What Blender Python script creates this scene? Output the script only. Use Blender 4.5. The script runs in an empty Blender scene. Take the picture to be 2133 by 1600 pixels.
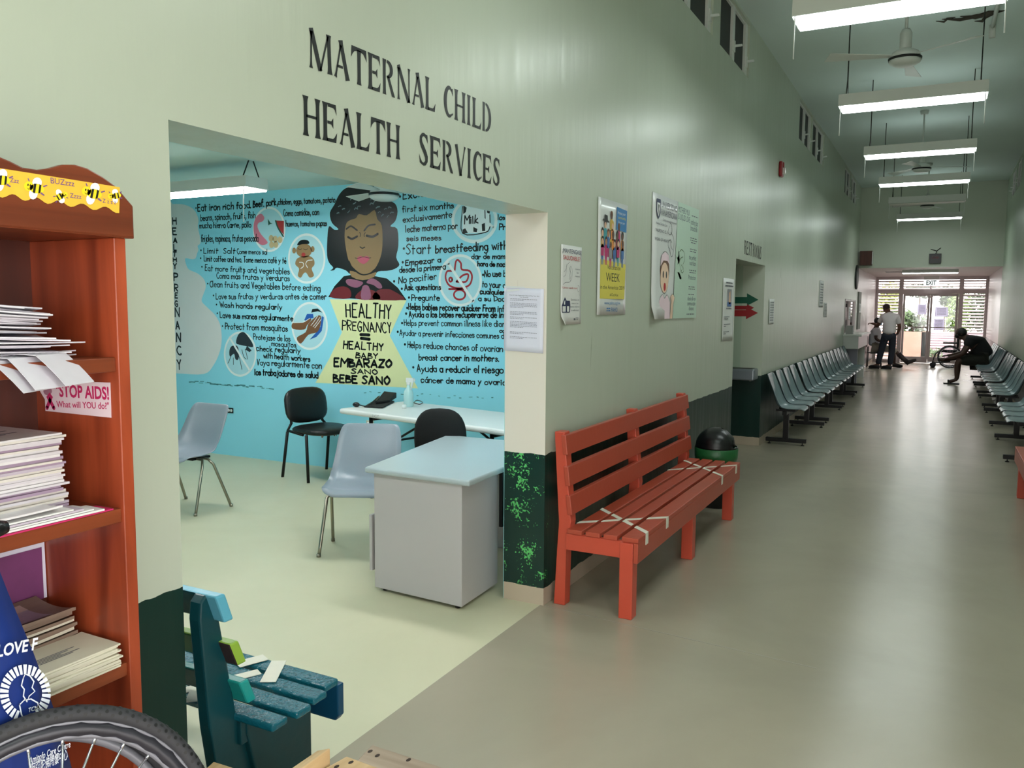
import bpy, bmesh, math, random
import numpy as np
from mathutils import Vector, Matrix
random.seed(7)
PI = math.pi
SC = bpy.context.scene
COL = SC.collection

# ------------------------------------------------------------------ camera
FPX, YAW, PITCH, ROLL = 1720.0, -0.47877, -0.09404, 0.00706
CAM = Vector((1.825, 0.0, 1.6))
def _axes():
    cy, sy, cp, sp = math.cos(YAW), math.sin(YAW), math.cos(PITCH), math.sin(PITCH)
    f = Vector((sy*cp, cy*cp, sp)); r = Vector((cy, -sy, 0)); u = r.cross(f)
    c, s = math.cos(ROLL), math.sin(ROLL)
    return c*r+s*u, -s*r+c*u, f
CR, CU, CF = _axes()
cd = bpy.data.cameras.new('camera'); cam = bpy.data.objects.new('camera', cd); COL.objects.link(cam)
cd.sensor_width = 36.0; cd.lens = FPX/2133*36.0; cd.clip_start = 0.05; cd.clip_end = 300
m = Matrix((CR, CU, -CF)).transposed().to_4x4(); m.translation = CAM
cam.matrix_world = m
SC.camera = cam

# ------------------------------------------------------------------ world, sun, exposure
SC.view_settings.view_transform = 'Standard'; SC.view_settings.look = 'None'
SC.view_settings.gamma = 1.0; SC.view_settings.use_curve_mapping = False
SC.view_settings.exposure = 0.3
w = bpy.data.worlds.new('daylight'); SC.world = w; w.use_nodes = True
wb = w.node_tree.nodes['Background']; wb.inputs[0].default_value = (1.0, 0.975, 0.95, 1); wb.inputs[1].default_value = 5.5
sd = bpy.data.lights.new('sun', 'SUN'); sd.energy = 2.0; sd.angle = 0.02; sd.color = (1, .96, .88)
so = bpy.data.objects.new('sun', sd); COL.objects.link(so); so.rotation_euler = Vector((.45, .12, -.9)).to_track_quat('-Z', 'Y').to_euler()
LAMP = 14.0          # emission of the fluorescent diffusers in the corridor
LAMP_ROOM = 25.0     # and in the side room

# ------------------------------------------------------------------ positions taken from image pixels: a photograph pixel met with a real plane of the building
def ray(x, y): return CF + CR*((x-1066.5)/FPX) - CU*((y-800)/FPX)
def on_x(x, y, X=0.0): d = ray(x, y); return CAM + d*((X-CAM.x)/d.x)
def on_y(x, y, Y): d = ray(x, y); return CAM + d*((Y-CAM.y)/d.y)
def on_z(x, y, Z=0.0): d = ray(x, y); return CAM + d*((Z-CAM.z)/d.z)

# ------------------------------------------------------------------ materials
def lin(c):
    o = []
    for v in c:
        v = v/255.0
        o.append(v/12.92 if v <= .04045 else ((v+.055)/1.055)**2.4)
    return (*o, 1.0)
MATS = {}
def mat(name, rgb, rough=.5, metal=0.0, var=.06, scale=6.0, bump=0.0, bscale=60.0, spec=.5, emit=0.0, rvar=0.0):
    if name in MATS: return MATS[name]
    M = bpy.data.materials.new(name); M.use_nodes = True; MATS[name] = M
    nt = M.node_tree; N = nt.nodes; L = nt.links; b = N['Principled BSDF']
    b.inputs['Roughness'].default_value = rough; b.inputs['Metallic'].default_value = metal
    b.inputs['Specular IOR Level'].default_value = spec
    base = lin(rgb)
    b.inputs['Base Color'].default_value = base
    tc = N.new('ShaderNodeTexCoord')
    if var > 0:
        nz = N.new('ShaderNodeTexNoise'); nz.inputs['Scale'].default_value = scale; nz.inputs['Detail'].default_value = 4
        L.new(tc.outputs['Object'], nz.inputs['Vector'])
        mx = N.new('ShaderNodeMix'); mx.data_type = 'RGBA'
        mx.inputs[6].default_value = tuple(min(1, v*(1-var)) for v in base[:3]) + (1,)
        mx.inputs[7].default_value = tuple(min(1, v*(1+var)) for v in base[:3]) + (1,)
        L.new(nz.outputs['Fac'], mx.inputs[0]); L.new(mx.outputs[2], b.inputs['Base Color'])
        if rvar > 0:
            mr = N.new('ShaderNodeMapRange'); mr.inputs[1].default_value = .3; mr.inputs[2].default_value = .7
            mr.inputs[3].default_value = rough-rvar; mr.inputs[4].default_value = rough+rvar
            L.new(nz.outputs['Fac'], mr.inputs[0]); L.new(mr.outputs[0], b.inputs['Roughness'])
    if bump > 0:
        n2 = N.new('ShaderNodeTexNoise'); n2.inputs['Scale'].default_value = bscale; n2.inputs['Detail'].default_value = 3
        L.new(tc.outputs['Object'], n2.inputs['Vector'])
        bp = N.new('ShaderNodeBump'); bp.inputs['Strength'].default_value = bump; bp.inputs['Distance'].default_value = .01
        L.new(n2.outputs['Fac'], bp.inputs['Height']); L.new(bp.outputs[0], b.inputs['Normal'])
    if emit > 0:
        b.inputs['Emission Color'].default_value = base; b.inputs['Emission Strength'].default_value = emit
    return M

def wood(name, dark, light, rough=.35, axis='Z', scale=14.0):
    if name in MATS: return MATS[name]
    M = mat(name, light, rough, var=0)
    nt = M.node_tree; N = nt.nodes; L = nt.links; b = N['Principled BSDF']
    tc = N.new('ShaderNodeTexCoord'); mp = N.new('ShaderNodeMapping')
    s = {'X': (.08, 1, 1), 'Y': (1, .08, 1), 'Z': (1, 1, .08)}[axis]
    mp.inputs['Scale'].default_value = s
    nz = N.new('ShaderNodeTexNoise'); nz.inputs['Scale'].default_value = scale; nz.inputs['Detail'].default_value = 6; nz.inputs['Distortion'].default_value = 1.2
    cr = N.new('ShaderNodeValToRGB'); cr.color_ramp.elements[0].position = .3; cr.color_ramp.elements[1].position = .7
    cr.color_ramp.elements[0].color = lin(dark); cr.color_ramp.elements[1].color = lin(light)
    L.new(tc.outputs['Object'], mp.inputs[0]); L.new(mp.outputs[0], nz.inputs['Vector'])
    L.new(nz.outputs['Fac'], cr.inputs[0]); L.new(cr.outputs[0], b.inputs['Base Color'])
    bp = N.new('ShaderNodeBump'); bp.inputs['Strength'].default_value = .15; bp.inputs['Distance'].default_value = .004
    L.new(nz.outputs['Fac'], bp.inputs['Height']); L.new(bp.outputs[0], b.inputs['Normal'])
    return M

def wall_paint(name, upper, dado, base, zd=.82, zb=.095, rough=.32, patches=False, aqua=False):
    """enamel wall paint: pale above, dark green dado below, bare skirting at the foot; brush unevenness in the gloss"""
    M = bpy.data.materials.new(name); M.use_nodes = True; MATS[name] = M
    nt = M.node_tree; N = nt.nodes; L = nt.links; b = N['Principled BSDF']
    geo = N.new('ShaderNodeNewGeometry'); sx = N.new('ShaderNodeSeparateXYZ'); L.new(geo.outputs['Position'], sx.inputs[0])
    wob = N.new('ShaderNodeTexNoise'); wob.inputs['Scale'].default_value = 9; wob.inputs['Detail'].default_value = 5
    L.new(geo.outputs['Position'], wob.inputs['Vector'])
    def math_(op, a, bb):
        n = N.new('ShaderNodeMath'); n.operation = op
        for i, v in enumerate((a, bb)):
            if hasattr(v, 'links'): L.new(v, n.inputs[i])
            else: n.inputs[i].default_value = v
        return n.outputs[0]
    z = math_('ADD', sx.outputs['Z'], math_('MULTIPLY', math_('SUBTRACT', wob.outputs['Fac'], .5), .03))
    big = N.new('ShaderNodeTexNoise'); big.inputs['Scale'].default_value = 1.6; big.inputs['Detail'].default_value = 3
    L.new(geo.outputs['Position'], big.inputs['Vector'])
    def rgb(c, k):
        mx = N.new('ShaderNodeMix'); mx.data_type = 'RGBA'; c = lin(c)
        mx.inputs[6].default_value = tuple(v*(1-k) for v in c[:3])+(1,); mx.inputs[7].default_value = tuple(v*(1+k) for v in c[:3])+(1,)
        L.new(big.outputs['Fac'], mx.inputs[0]); return mx.outputs[2]
    def mix(f, a, c):
        mx = N.new('ShaderNodeMix'); mx.data_type = 'RGBA'; L.new(f, mx.inputs[0]); L.new(a, mx.inputs[6]); L.new(c, mx.inputs[7]); return mx.outputs[2]
    dcol = rgb(dado, .15)
    if patches:   # chipped places where an older, brighter green shows
        p1 = N.new('ShaderNodeTexNoise'); p1.inputs['Scale'].default_value = 9; p1.inputs['Detail'].default_value = 1; L.new(geo.outputs['Position'], p1.inputs['Vector'])
        p2 = N.new('ShaderNodeTexNoise'); p2.inputs['Scale'].default_value = 95; p2.inputs['Detail'].default_value = 3; L.new(geo.outputs['Position'], p2.inputs['Vector'])
        yj = math_('MULTIPLY', math_('LESS_THAN', sx.outputs['Y'], 3.96), math_('GREATER_THAN', sx.outputs['Y'], 3.8))
        edge = math_('ABSOLUTE', math_('ADD', sx.outputs['X'], .135), 0)
        f = math_('GREATER_THAN', math_('SUBTRACT', math_('ADD', math_('MULTIPLY', p1.outputs['Fac'], .8), math_('MULTIPLY', p2.outputs['Fac'], .9)), math_('MULTIPLY', edge, 1.2)), .93)
        dcol = mix(math_('MULTIPLY', f, yj), dcol, rgb((92, 190, 104), .2))
    up_c = rgb(upper, .035)
    if aqua:   # the far reveal of the opening has a lighter, cream colour
        up_c = mix(math_('MULTIPLY', math_('MULTIPLY', math_('LESS_THAN', sx.outputs['Y'], 3.9005), math_('GREATER_THAN', sx.outputs['Y'], 3.8995)), math_('LESS_THAN', z, 2.1)), up_c, rgb((228, 220, 208), .02))
    c = mix(math_('GREATER_THAN', z, zd), dcol, up_c)
    c = mix(math_('GREATER_THAN', z, zb), rgb(base, .1), c)
    if aqua:   # the side-room face of the same wall is painted aqua
        c = mix(math_('MULTIPLY', math_('LESS_THAN', sx.outputs['X'], -.2425), math_('LESS_THAN', sx.outputs['Y'], 6.4)), c, rgb((150, 214, 220), .04))
    L.new(c, b.inputs['Base Color'])
    mp = N.new('ShaderNodeMapping'); mp.inputs['Scale'].default_value = (14, 14, 1.2); L.new(geo.outputs['Position'], mp.inputs[0])
    st = N.new('ShaderNodeTexNoise'); st.inputs['Scale'].default_value = 1.0; st.inputs['Detail'].default_value = 4; L.new(mp.outputs[0], st.inputs['Vector'])
    mr = N.new('ShaderNodeMapRange'); mr.inputs[3].default_value = rough-.1; mr.inputs[4].default_value = rough+.12; L.new(st.outputs['Fac'], mr.inputs[0])
    L.new(mr.outputs[0], b.inputs['Roughness'])
    bp = N.new('ShaderNodeBump'); bp.inputs['Strength'].default_value = .12; bp.inputs['Distance'].default_value = .02
    L.new(st.outputs['Fac'], bp.inputs['Height']); L.new(bp.outputs[0], b.inputs['Normal'])
    return M

def floor_mat(name, c1, c2, rough, rvar, scale=1.3):
    M = bpy.data.materials.new(name); M.use_nodes = True; MATS[name] = M
    nt = M.node_tree; N = nt.nodes; L = nt.links; b = N['Principled BSDF']
    geo = N.new('ShaderNodeNewGeometry')
    n1 = N.new('ShaderNodeTexNoise'); n1.inputs['Scale'].default_value = scale; n1.inputs['Detail'].default_value = 8; n1.inputs['Roughness'].default_value = .6; n1.inputs['Distortion'].default_value = .6
    L.new(geo.outputs['Position'], n1.inputs['Vector'])
    cr = N.new('ShaderNodeValToRGB'); cr.color_ramp.elements[0].position = .3; cr.color_ramp.elements[1].position = .7
    cr.color_ramp.elements[0].color = lin(c1); cr.color_ramp.elements[1].color = lin(c2)
    L.new(n1.outputs['Fac'], cr.inputs[0]); L.new(cr.outputs[0], b.inputs['Base Color'])
    n2 = N.new('ShaderNodeTexNoise'); n2.inputs['Scale'].default_value = 3.5; n2.inputs['Detail'].default_value = 5; L.new(geo.outputs['Position'], n2.inputs['Vector'])
    mr = N.new('ShaderNodeMapRange'); mr.inputs[1].default_value = .2; mr.inputs[2].default_value = .8; mr.inputs[3].default_value = rough-rvar; mr.inputs[4].default_value = rough+rvar
    L.new(n2.outputs['Fac'], mr.inputs[0]); L.new(mr.outputs[0], b.inputs['Roughness'])
    bp = N.new('ShaderNodeBump'); bp.inputs['Strength'].default_value = .08; bp.inputs['Distance'].default_value = .02
    L.new(n2.outputs['Fac'], bp.inputs['Height']); L.new(bp.outputs[0], b.inputs['Normal'])
    return M

def glass(name, tint=(1, 1, 1), gloss=.1):
    if name in MATS: return MATS[name]
    M = bpy.data.materials.new(name); M.use_nodes = True; MATS[name] = M
    nt = M.node_tree; N = nt.nodes; L = nt.links; N.remove(N['Principled BSDF'])
    t = N.new('ShaderNodeBsdfTransparent'); t.inputs[0].default_value = (*tint, 1)
    g = N.new('ShaderNodeBsdfGlossy'); g.inputs['Roughness'].default_value = .03
    mx = N.new('ShaderNodeMixShader'); fr = N.new('ShaderNodeFresnel'); fr.inputs[0].default_value = 1.45
    L.new(fr.outputs[0], mx.inputs[0]); L.new(t.outputs[0], mx.inputs[1]); L.new(g.outputs[0], mx.inputs[2])
    L.new(mx.outputs[0], N['Material Output'].inputs['Surface'])
    return M

# ------------------------------------------------------------------ mesh building
def V(*a): return Vector(a)
class MB:
    """collects shapes and links them as ONE mesh object"""
    def __init__(s): s.v = []; s.f = []; s.m = []; s.sm = []
    def add(s, verts, faces, mi=0, smooth=False):
        o = len(s.v); s.v += [tuple(p) for p in verts]
        for f in faces: s.f.append([o+i for i in f]); s.m.append(mi); s.sm.append(smooth)
        return s
    def box(s, a, b, mi=0, M=None):
        x0, y0, z0 = a; x1, y1, z1 = b
        vs = [V(x, y, z) for x in (x0, x1) for y in (y0, y1) for z in (z0, z1)]
        if M is not None: vs = [M @ v for v in vs]
        return s.add(vs, [(0, 1, 3, 2), (4, 6, 7, 5), (0, 4, 5, 1), (2, 3, 7, 6), (0, 2, 6, 4), (1, 5, 7, 3)], mi)
    def hexa(s, bot, top, mi=0):
        return s.add(list(bot)+list(top), [(3, 2, 1, 0), (4, 5, 6, 7), (0, 1, 5, 4), (1, 2, 6, 5), (2, 3, 7, 6), (3, 0, 4, 7)], mi)
    def beam(s, p, q, w, h, up=V(0, 0, 1), mi=0):
        p = V(*p); q = V(*q); d = (q-p).normalized(); sd = d.cross(up)
        if sd.length < 1e-4: sd = d.cross(V(0, 1, 0))
        sd.normalize(); u = sd.cross(d)
        c = [(-1, -1), (1, -1), (1, 1), (-1, 1)]
        return s.hexa([p+sd*w/2*a+u*h/2*b for a, b in c], [q+sd*w/2*a+u*h/2*b for a, b in c], mi)
    def tube(s, pts, r, n=10, mi=0, closed=False):
        pts = [V(*p) for p in pts]; k = len(pts); rr = r if isinstance(r, (list, tuple)) else [r]*k
        vs = []; ref = None
        for i, p in enumerate(pts):
            if closed: d = pts[(i+1) % k]-pts[i-1]
            else: d = pts[min(i+1, k-1)]-pts[max(i-1, 0)]
            d.normalize()
            if ref is None: ref = d.orthogonal().normalized()
            ref = (ref-d*ref.dot(d)); 
            if ref.length < 1e-5: ref = d.orthogonal()
            ref.normalize(); b = d.cross(ref)
            for j in range(n):
                a = 2*PI*j/n; vs.append(p+(ref*math.cos(a)+b*math.sin(a))*rr[i])
        fs = []
        for i in range(k if closed else k-1):
            i2 = (i+1) % k
            for j in range(n): fs.append((i*n+j, i*n+(j+1) % n, i2*n+(j+1) % n, i2*n+j))
        if not closed: fs += [tuple(range(n-1, -1, -1)), tuple((k-1)*n+j for j in range(n))]
        return s.add(vs, fs, mi, True)
    def lathe(s, prof, c=(0, 0, 0), n=24, mi=0, ax=None, smooth=True):
        ax = V(*(ax or (0, 0, 1))).normalized(); e = ax.orthogonal().normalized(); g = ax.cross(e); c = V(*c)
        vs = [c+ax*z+(e*math.cos(2*PI*j/n)+g*math.sin(2*PI*j/n))*max(r, 1e-5) for r, z in prof for j in range(n)]
        k = len(prof); fs = [(i*n+j, i*n+(j+1) % n, (i+1)*n+(j+1) % n, (i+1)*n+j) for i in range(k-1) for j in range(n)]
        fs += [tuple(range(n-1, -1, -1)), tuple((k-1)*n+j for j in range(n))]
        return s.add(vs, fs, mi, smooth)
    def ball(s, c, r, n=12, mi=0, M=None):
        c = V(*c); rx, ry, rz = r if isinstance(r, (tuple, list)) else (r, r, r); vs = []; k = n//2+1
        for i in range(k):
            t = PI*i/(k-1)
            for j in range(n):
                q = V(rx*math.sin(t)*math.cos(2*PI*j/n), ry*math.sin(t)*math.sin(2*PI*j/n), rz*math.cos(t))
                if M is not None: q = M @ q
                vs.append(c+q)
        fs = [(i*n+j, i*n+(j+1) % n, (i+1)*n+(j+1) % n, (i+1)*n+j) for i in range(k-1) for j in range(n)]
        return s.add(vs, fs, mi, True)
    def poly(s, pts, mi=0):
        """a flat (possibly concave) outline, filled"""
        from mathutils.geometry import tessellate_polygon
        pts = [V(*p) for p in pts]
        return s.add(pts, [tuple(t) for t in tessellate_polygon([pts])], mi)
    def prism(s, pts, d, mi=0):
        """an outline pushed along d"""
        from mathutils.geometry import tessellate_polygon
        pts = [V(*p) for p in pts]; d = V(*d); n = len(pts)
        t = [tuple(x) for x in tessellate_polygon([pts])]
        fs = t+[tuple(n+i for i in reversed(x)) for x in t]+[(i, (i+1) % n, n+(i+1) % n, n+i) for i in range(n)]
        return s.add(pts+[p+d for p in pts], fs, mi)
    def build(s, name, mats, parent=None, bevel=0.0, world=True, seg=2):
        me = bpy.data.meshes.new(name); me.from_pydata(s.v, [], s.f)
        if not isinstance(mats, (list, tuple)): mats = [mats]
        for x in mats: me.materials.append(x)
        me.polygons.foreach_set('material_index', s.m); me.polygons.foreach_set('use_smooth', s.sm)
        bm = bmesh.new(); bm.from_mesh(me); bmesh.ops.recalc_face_normals(bm, faces=bm.faces); bm.to_mesh(me); bm.free()
        me.update()
        o = bpy.data.objects.new(name, me); COL.objects.link(o)
        if parent is not None:
            o.parent = parent
            if world: o.matrix_parent_inverse = WM(parent).inverted()
        if bevel > 0:
            b = o.modifiers.new('bevel', 'BEVEL'); b.width = bevel; b.segments = seg; b.limit_method = 'ANGLE'; b.angle_limit = math.radians(40)
        return o
def WM(o):
    M = o.matrix_basis.copy()
    while o.parent is not None:
        M = o.matrix_parent_inverse @ M; o = o.parent; M = o.matrix_basis @ M
    return M
def thing(name, label, cat, loc=(0, 0, 0), rz=0.0, group=None):
    o = bpy.data.objects.new(name, None); COL.objects.link(o); o.empty_display_size = .1
    o.location = loc; o.rotation_euler = (0, 0, rz); o['label'] = label; o['category'] = cat
    if group: o['group'] = group
    return o
def tag(o, label, cat, group=None):
    o['label'] = label; o['category'] = cat
    if group: o['group'] = group
    return o
def struct(o): o['kind'] = 'structure'; return o
def dup(root, loc, rz=None, label=None):
    r = root.copy(); COL.objects.link(r); r.location = loc
    if rz is not None: r.rotation_euler = (0, 0, rz)
    if label: r['label'] = label
    for ch in list(root.children):
        c = ch.copy(); COL.objects.link(c); c.parent = r
        for g in list(ch.children):
            d = g.copy(); COL.objects.link(d); d.parent = c
    return r
def smooth_pts(pts, k=5, closed=False):
    n = len(pts)
    if n < 3: return [V(*p) for p in pts]
    P = [V(*p) for p in pts]; out = []
    rng = range(n) if closed else range(n-1)
    for i in rng:
        a = P[i-1] if (closed or i > 0) else P[0]*2-P[1]
        b = P[i]; c = P[(i+1) % n]; d = P[(i+2) % n] if (closed or i+2 < n) else P[-1]*2-P[-2]
        for j in range(k):
            t = j/k; t2 = t*t; t3 = t2*t
            out.append(.5*((2*b)+(c-a)*t+(2*a-5*b+4*c-d)*t2+(3*b-a-3*c+d)*t3))
    if not closed: out.append(P[-1])
    return out

# ------------------------------------------------------------------ flat painting on a plane (letters, strokes, shapes)
class Plane:
    """o + x*u + y*v, raised by n*layer; paints strokes, shapes and letters into an MB"""
    def __init__(s, o, u, v, n): s.o = V(*o); s.u = V(*u); s.v = V(*v); s.n = V(*n)
    def at(s, x, y, l=0.0): return s.o+s.u*x+s.v*y+s.n*l
    def stroke(s, mb, pts, w, mi=0, l=0.0, closed=False, caps=True, asp=1.0):
        P = [V(p[0], p[1]*asp) for p in pts]; n = len(P); 
        if n == 1: return s.disc(mb, pts[0][0], pts[0][1], w*.6, w*.6/asp, mi, l)
        vs = []; fs = []
        for i in range(n):
            if closed: d = P[(i+1) % n]-P[i-1]
            else: d = P[min(i+1, n-1)]-P[max(i-1, 0)]
            if d.length < 1e-9: d = V(1, 0)
            d.normalize(); q = V(-d.y, d.x)*(w/2)
            for k in (1, -1): p = P[i]+q*k; vs.append(s.at(p.x, p.y/asp, l))
        for i in range(n if closed else n-1):
            j = (i+1) % n; fs.append((2*i, 2*i+1, 2*j+1, 2*j))
        mb.add(vs, fs, mi)
        if caps and not closed:
            for p in (pts[0], pts[-1]): s.disc(mb, p[0], p[1], w/2, w/2/asp, mi, l, 8)
    def disc(s, mb, x, y, rx, ry, mi=0, l=0.0, n=20, rot=0.0):
        c, si = math.cos(rot), math.sin(rot); vs = []
        for i in range(n):
            a = 2*PI*i/n; px, py = rx*math.cos(a), ry*math.sin(a); vs.append(s.at(x+px*c-py*si, y+px*si+py*c, l))
        mb.add(vs, [tuple(range(n))], mi)
    def ring(s, mb, x, y, rx, ry, w, mi=0, l=0.0, n=40):
        pts = [(x+rx*math.cos(2*PI*i/n), y+ry*math.sin(2*PI*i/n)) for i in range(n)]
        s.stroke(mb, pts, w, mi, l, closed=True)
    def shape(s, mb, pts, mi=0, l=0.0, smooth=0):
        if smooth: pts = [(p.x, p.y) for p in smooth_pts([(a, b, 0) for a, b in pts], smooth, True)]
        mb.poly([s.at(a, b, l) for a, b in pts], mi)
    def rect(s, mb, x0, y0, x1, y1, mi=0, l=0.0): mb.add([s.at(x0, y0, l), s.at(x1, y0, l), s.at(x1, y1, l), s.at(x0, y1, l)], [(0, 1, 2, 3)], mi)
    def type(s, mb, txt, x0, y0, h, w=None, mi=0, l=0.0, bold=0.0, rot=0.0, center=False):
        """printed letters: baseline start x0,y0, cap height h, optional total width w"""
        vs, fs, W = font_mesh(txt, bold)
        k = h/.70; kx = k if w is None else w/max(W, 1e-6)
        sh = -W*kx/2 if center else 0
        c, si = math.cos(rot), math.sin(rot)
        mb.add([s.at(x0+(x*kx+sh)*c-y*k*si, y0+(x*kx+sh)*si+y*k*c, l) for x, y in vs], fs, mi)
_fm = {}
def font_mesh(txt, bold=0.0):
    key = (txt, bold)
    if key in _fm: return _fm[key]
    cu = bpy.data.curves.new('lettering', 'FONT'); cu.body = txt; cu.resolution_u = 3; cu.size = 1.0; cu.offset = bold
    o = bpy.data.objects.new('lettering', cu); COL.objects.link(o)
    dg = bpy.context.evaluated_depsgraph_get(); ev = o.evaluated_get(dg); me = ev.to_mesh()
    vs = [(v.co.x, v.co.y) for v in me.vertices]; fs = [tuple(p.vertices) for p in me.polygons]
    x0 = min((v[0] for v in vs), default=0); x1 = max((v[0] for v in vs), default=1)
    vs = [(a-x0, b) for a, b in vs]; ev.to_mesh_clear(); bpy.data.objects.remove(o); bpy.data.curves.remove(cu)
    _fm[key] = (vs, fs, x1-x0); return _fm[key]

# hand lettering: width and strokes per glyph; a point is two characters (x 0-9; y 0-9, a b c = below the line); '-' = straight stroke
HAND = {
'a': (4, '44250402204142 -4540'), 'b': (4, '-0900 042544422000'), 'c': (4, '4435150402102041'), 'd': (4, '44250402204142 -4940'),
'e': (4, '0343442504022041'), 'f': (3, '38291710 -0535'), 'g': (4, '44250402204142 45424a2c0b'), 'h': (4, '-0900 03254440'),
'i': (0.6, '-0500 07'), 'j': (2, '252a1c0b 27'), 'k': (4, '-0900 -350240'), 'l': (0.6, '-0900'), 'm': (6, '-0500 03253430 33556460'),
'n': (4, '-0500 03254440'), 'o': (4, '25040120414425'), 'p': (4, '-050c 042544412001'), 'q': (4, '44250402204142 -454c'), 'r': (3, '-0500 032534'),
's': (3, '341504133231100 '.strip()+'1'), 't': (3, '-1810 -0535'), 'u': (4, '05012041 -4540'), 'v': (4, '-052045'), 'w': (6, '-0520345065'),
'x': (4, '-0540 -4500'), 'y': (4, '-0521 -450c'), 'z': (4, '-05450040'),
'A': (5, '-002950 -1343'), 'B': (4, '-0900 09383705 05444100'), 'C': (4, '48290603204041'), 'D': (4, '-0900 09474200'), 'E': (4, '-49090040 -0535'),
'F': (4, '-490900 -0535'), 'G': (5, '4829060320414 '.strip()+'4 -2444'), 'H': (4, '-0900 -4940 -0545'), 'I': (0.6, '-0900'), 'J': (3, '39311001'), 'K': (4, '-0900 -490440'),
'L': (4, '-090040'), 'M': (6, '-0009346960'), 'N': (5, '-00095059'), 'O': (4, '29060320434629'), 'P': (4, '-0900 09484504'), 'R': (4, '-0900 09484504 -1440'),
'S': (4, '48290725422001'), 'T': (4, '-0949 -2920'), 'U': (4, '0902204249'), 'V': (4, '-092049'), 'W': (6, '-0920365069'), 'Y': (4, '-092549 -2520'), 'Z': (4, '-09490040'),
'.': (0.6, '00'), ',': (0.8, '-110b'), '?': (3, '07293815 10'), '=': (4, '-0343 -0646'), '-': (3, '-0434'), '1': (1, '-0900'), '!': (.6, '-0903 00'),
'\u00e1': (4, '44250402204142 -4540 -2739'), '\u00e9': (4, '0343442504022041 -2739'), '\u2022': (1, '04')}
def hand(pl, mb, txt, a, b, cap, w, mi=0, l=0.0, jit=.25, rnd=random):
    """hand-painted line of words from a to b (plane coordinates of the baseline)"""
    ad = 0; items = []
    for ch in txt:
        if ch == ' ': ad += 3.2; continue
        gw, st = HAND.get(ch, HAND.get(ch.lower(), (3, '-0030')))
        items.append((ad, gw, st)); ad += gw+1.9
    tot = max(ad-1.9, 1)
    dx, dy = b[0]-a[0], b[1]-a[1]; L = math.hypot(dx, dy); ex, ey = dx/L, dy/L; k = L/tot; ky = cap/9.0
    for x0, gw, st in items:
        sl = rnd.uniform(-.05, .08); sy = rnd.uniform(.92, 1.1); oy = rnd.uniform(-jit, jit)
        for s_ in st.split(' '):
            straight = s_[0] == '-'; s_ = s_.lstrip('-')
            P = []
            for i in range(0, len(s_)-1, 2):
                x = int(s_[i]); y = '0123456789'.find(s_[i+1]); y = y if y >= 0 else -('abc'.find(s_[i+1])+1)
                x += rnd.uniform(-.15, .15); y = y*sy+oy
                P.append((x+sl*y+x0, y))
            if len(P) > 2 and not straight: P = [(p.x, p.y) for p in smooth_pts([(p[0], p[1], 0) for p in P], 4)]
            Q = [(a[0]+ex*x*k-ey*y*ky*0, a[1]+ey*x*k+y*ky) for x, y in P]
            ww = w*rnd.uniform(.85, 1.1)
            if len(Q) == 1: pl.disc(mb, Q[0][0], Q[0][1], ww*.62, ww*.62, mi, l, 8)
            elif straight:
                for q0, q1 in zip(Q, Q[1:]): pl.stroke(mb, [q0, q1], ww, mi, l)
            else: pl.stroke(mb, Q, ww, mi, l)
def backlit(M, rgb, k=.5):
    """paper that lets light through"""
    nt = M.node_tree; N = nt.nodes; L = nt.links; out = N['Material Output']; b = N['Principled BSDF']
    t = N.new('ShaderNodeBsdfTranslucent'); t.inputs[0].default_value = lin(rgb); mx = N.new('ShaderNodeMixShader'); mx.inputs[0].default_value = k
    L.new(b.outputs[0], mx.inputs[1]); L.new(t.outputs[0], mx.inputs[2]); L.new(mx.outputs[0], out.inputs['Surface']); return M
# ================================================================== THE SETTING
SAGE, DARKG, BARE = (188, 196, 179), (9, 44, 38), (186, 170, 150)
M_WALL = wall_paint('sage_wall_paint', SAGE, DARKG, BARE, patches=True, aqua=True)
M_WALLR = wall_paint('sage_wall_paint_right', (172, 188, 168), DARKG, BARE, rough=.42)
M_HEAD = mat('sage_header_paint', SAGE, .4, var=.04, scale=2, bump=.05, bscale=20)
M_PORCH = wall_paint('porch_wall_paint', (226, 214, 214), (60, 66, 66), BARE)
M_AQUA = mat('aqua_wall_paint', (146, 222, 240), .45, var=.04, scale=1.5, bump=.04, bscale=25)
M_CEIL = mat('corridor_ceiling_paint', (214, 228, 224), .6, var=.04, scale=1.2)
M_CEILR = mat('room_ceiling_paint', (205, 224, 218), .6, var=.03, scale=1.2)
M_PORCHC = mat('porch_ceiling_paint', (224, 214, 210), .6, var=.05, scale=2)
M_FLOOR = floor_mat('polished_concrete', (156, 147, 130), (170, 161, 142), .23, .03, .7)
M_FLOORR = floor_mat('room_floor_paint', (196, 194, 164), (206, 202, 172), .42, .06, 1.0)
M_WHITE = mat('white_enamel', (222, 224, 220), .35, var=.03)
M_BLACK = mat('black_paint', (14, 15, 17), .5, var=.1)
M_ALU = mat('pale_aluminium', (206, 194, 194), .45, 0, var=.05)
M_DARKGLASS = mat('dark_screened_pane', (20, 22, 20), .55, var=.2, scale=30)

T = .245
Y0, YJ1, YJ2, YR1, YR2, YH, YE = -4.0, 1.551, 3.90, 8.27, 9.77, 21.2, 27.3
HD, CZ, PZ, RZ = 2.08, 4.41, 2.55, 2.73
WIN = [(0.05, 1.25), (1.5, 2.7), (5.78, 7.12), (7.37, 8.56), (11.80, 12.95), (13.06, 14.36), (17.55, 18.72), (18.86, 20.05)]
WZ0, WZ1 = 3.865, 4.375
XR = 2.95

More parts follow.
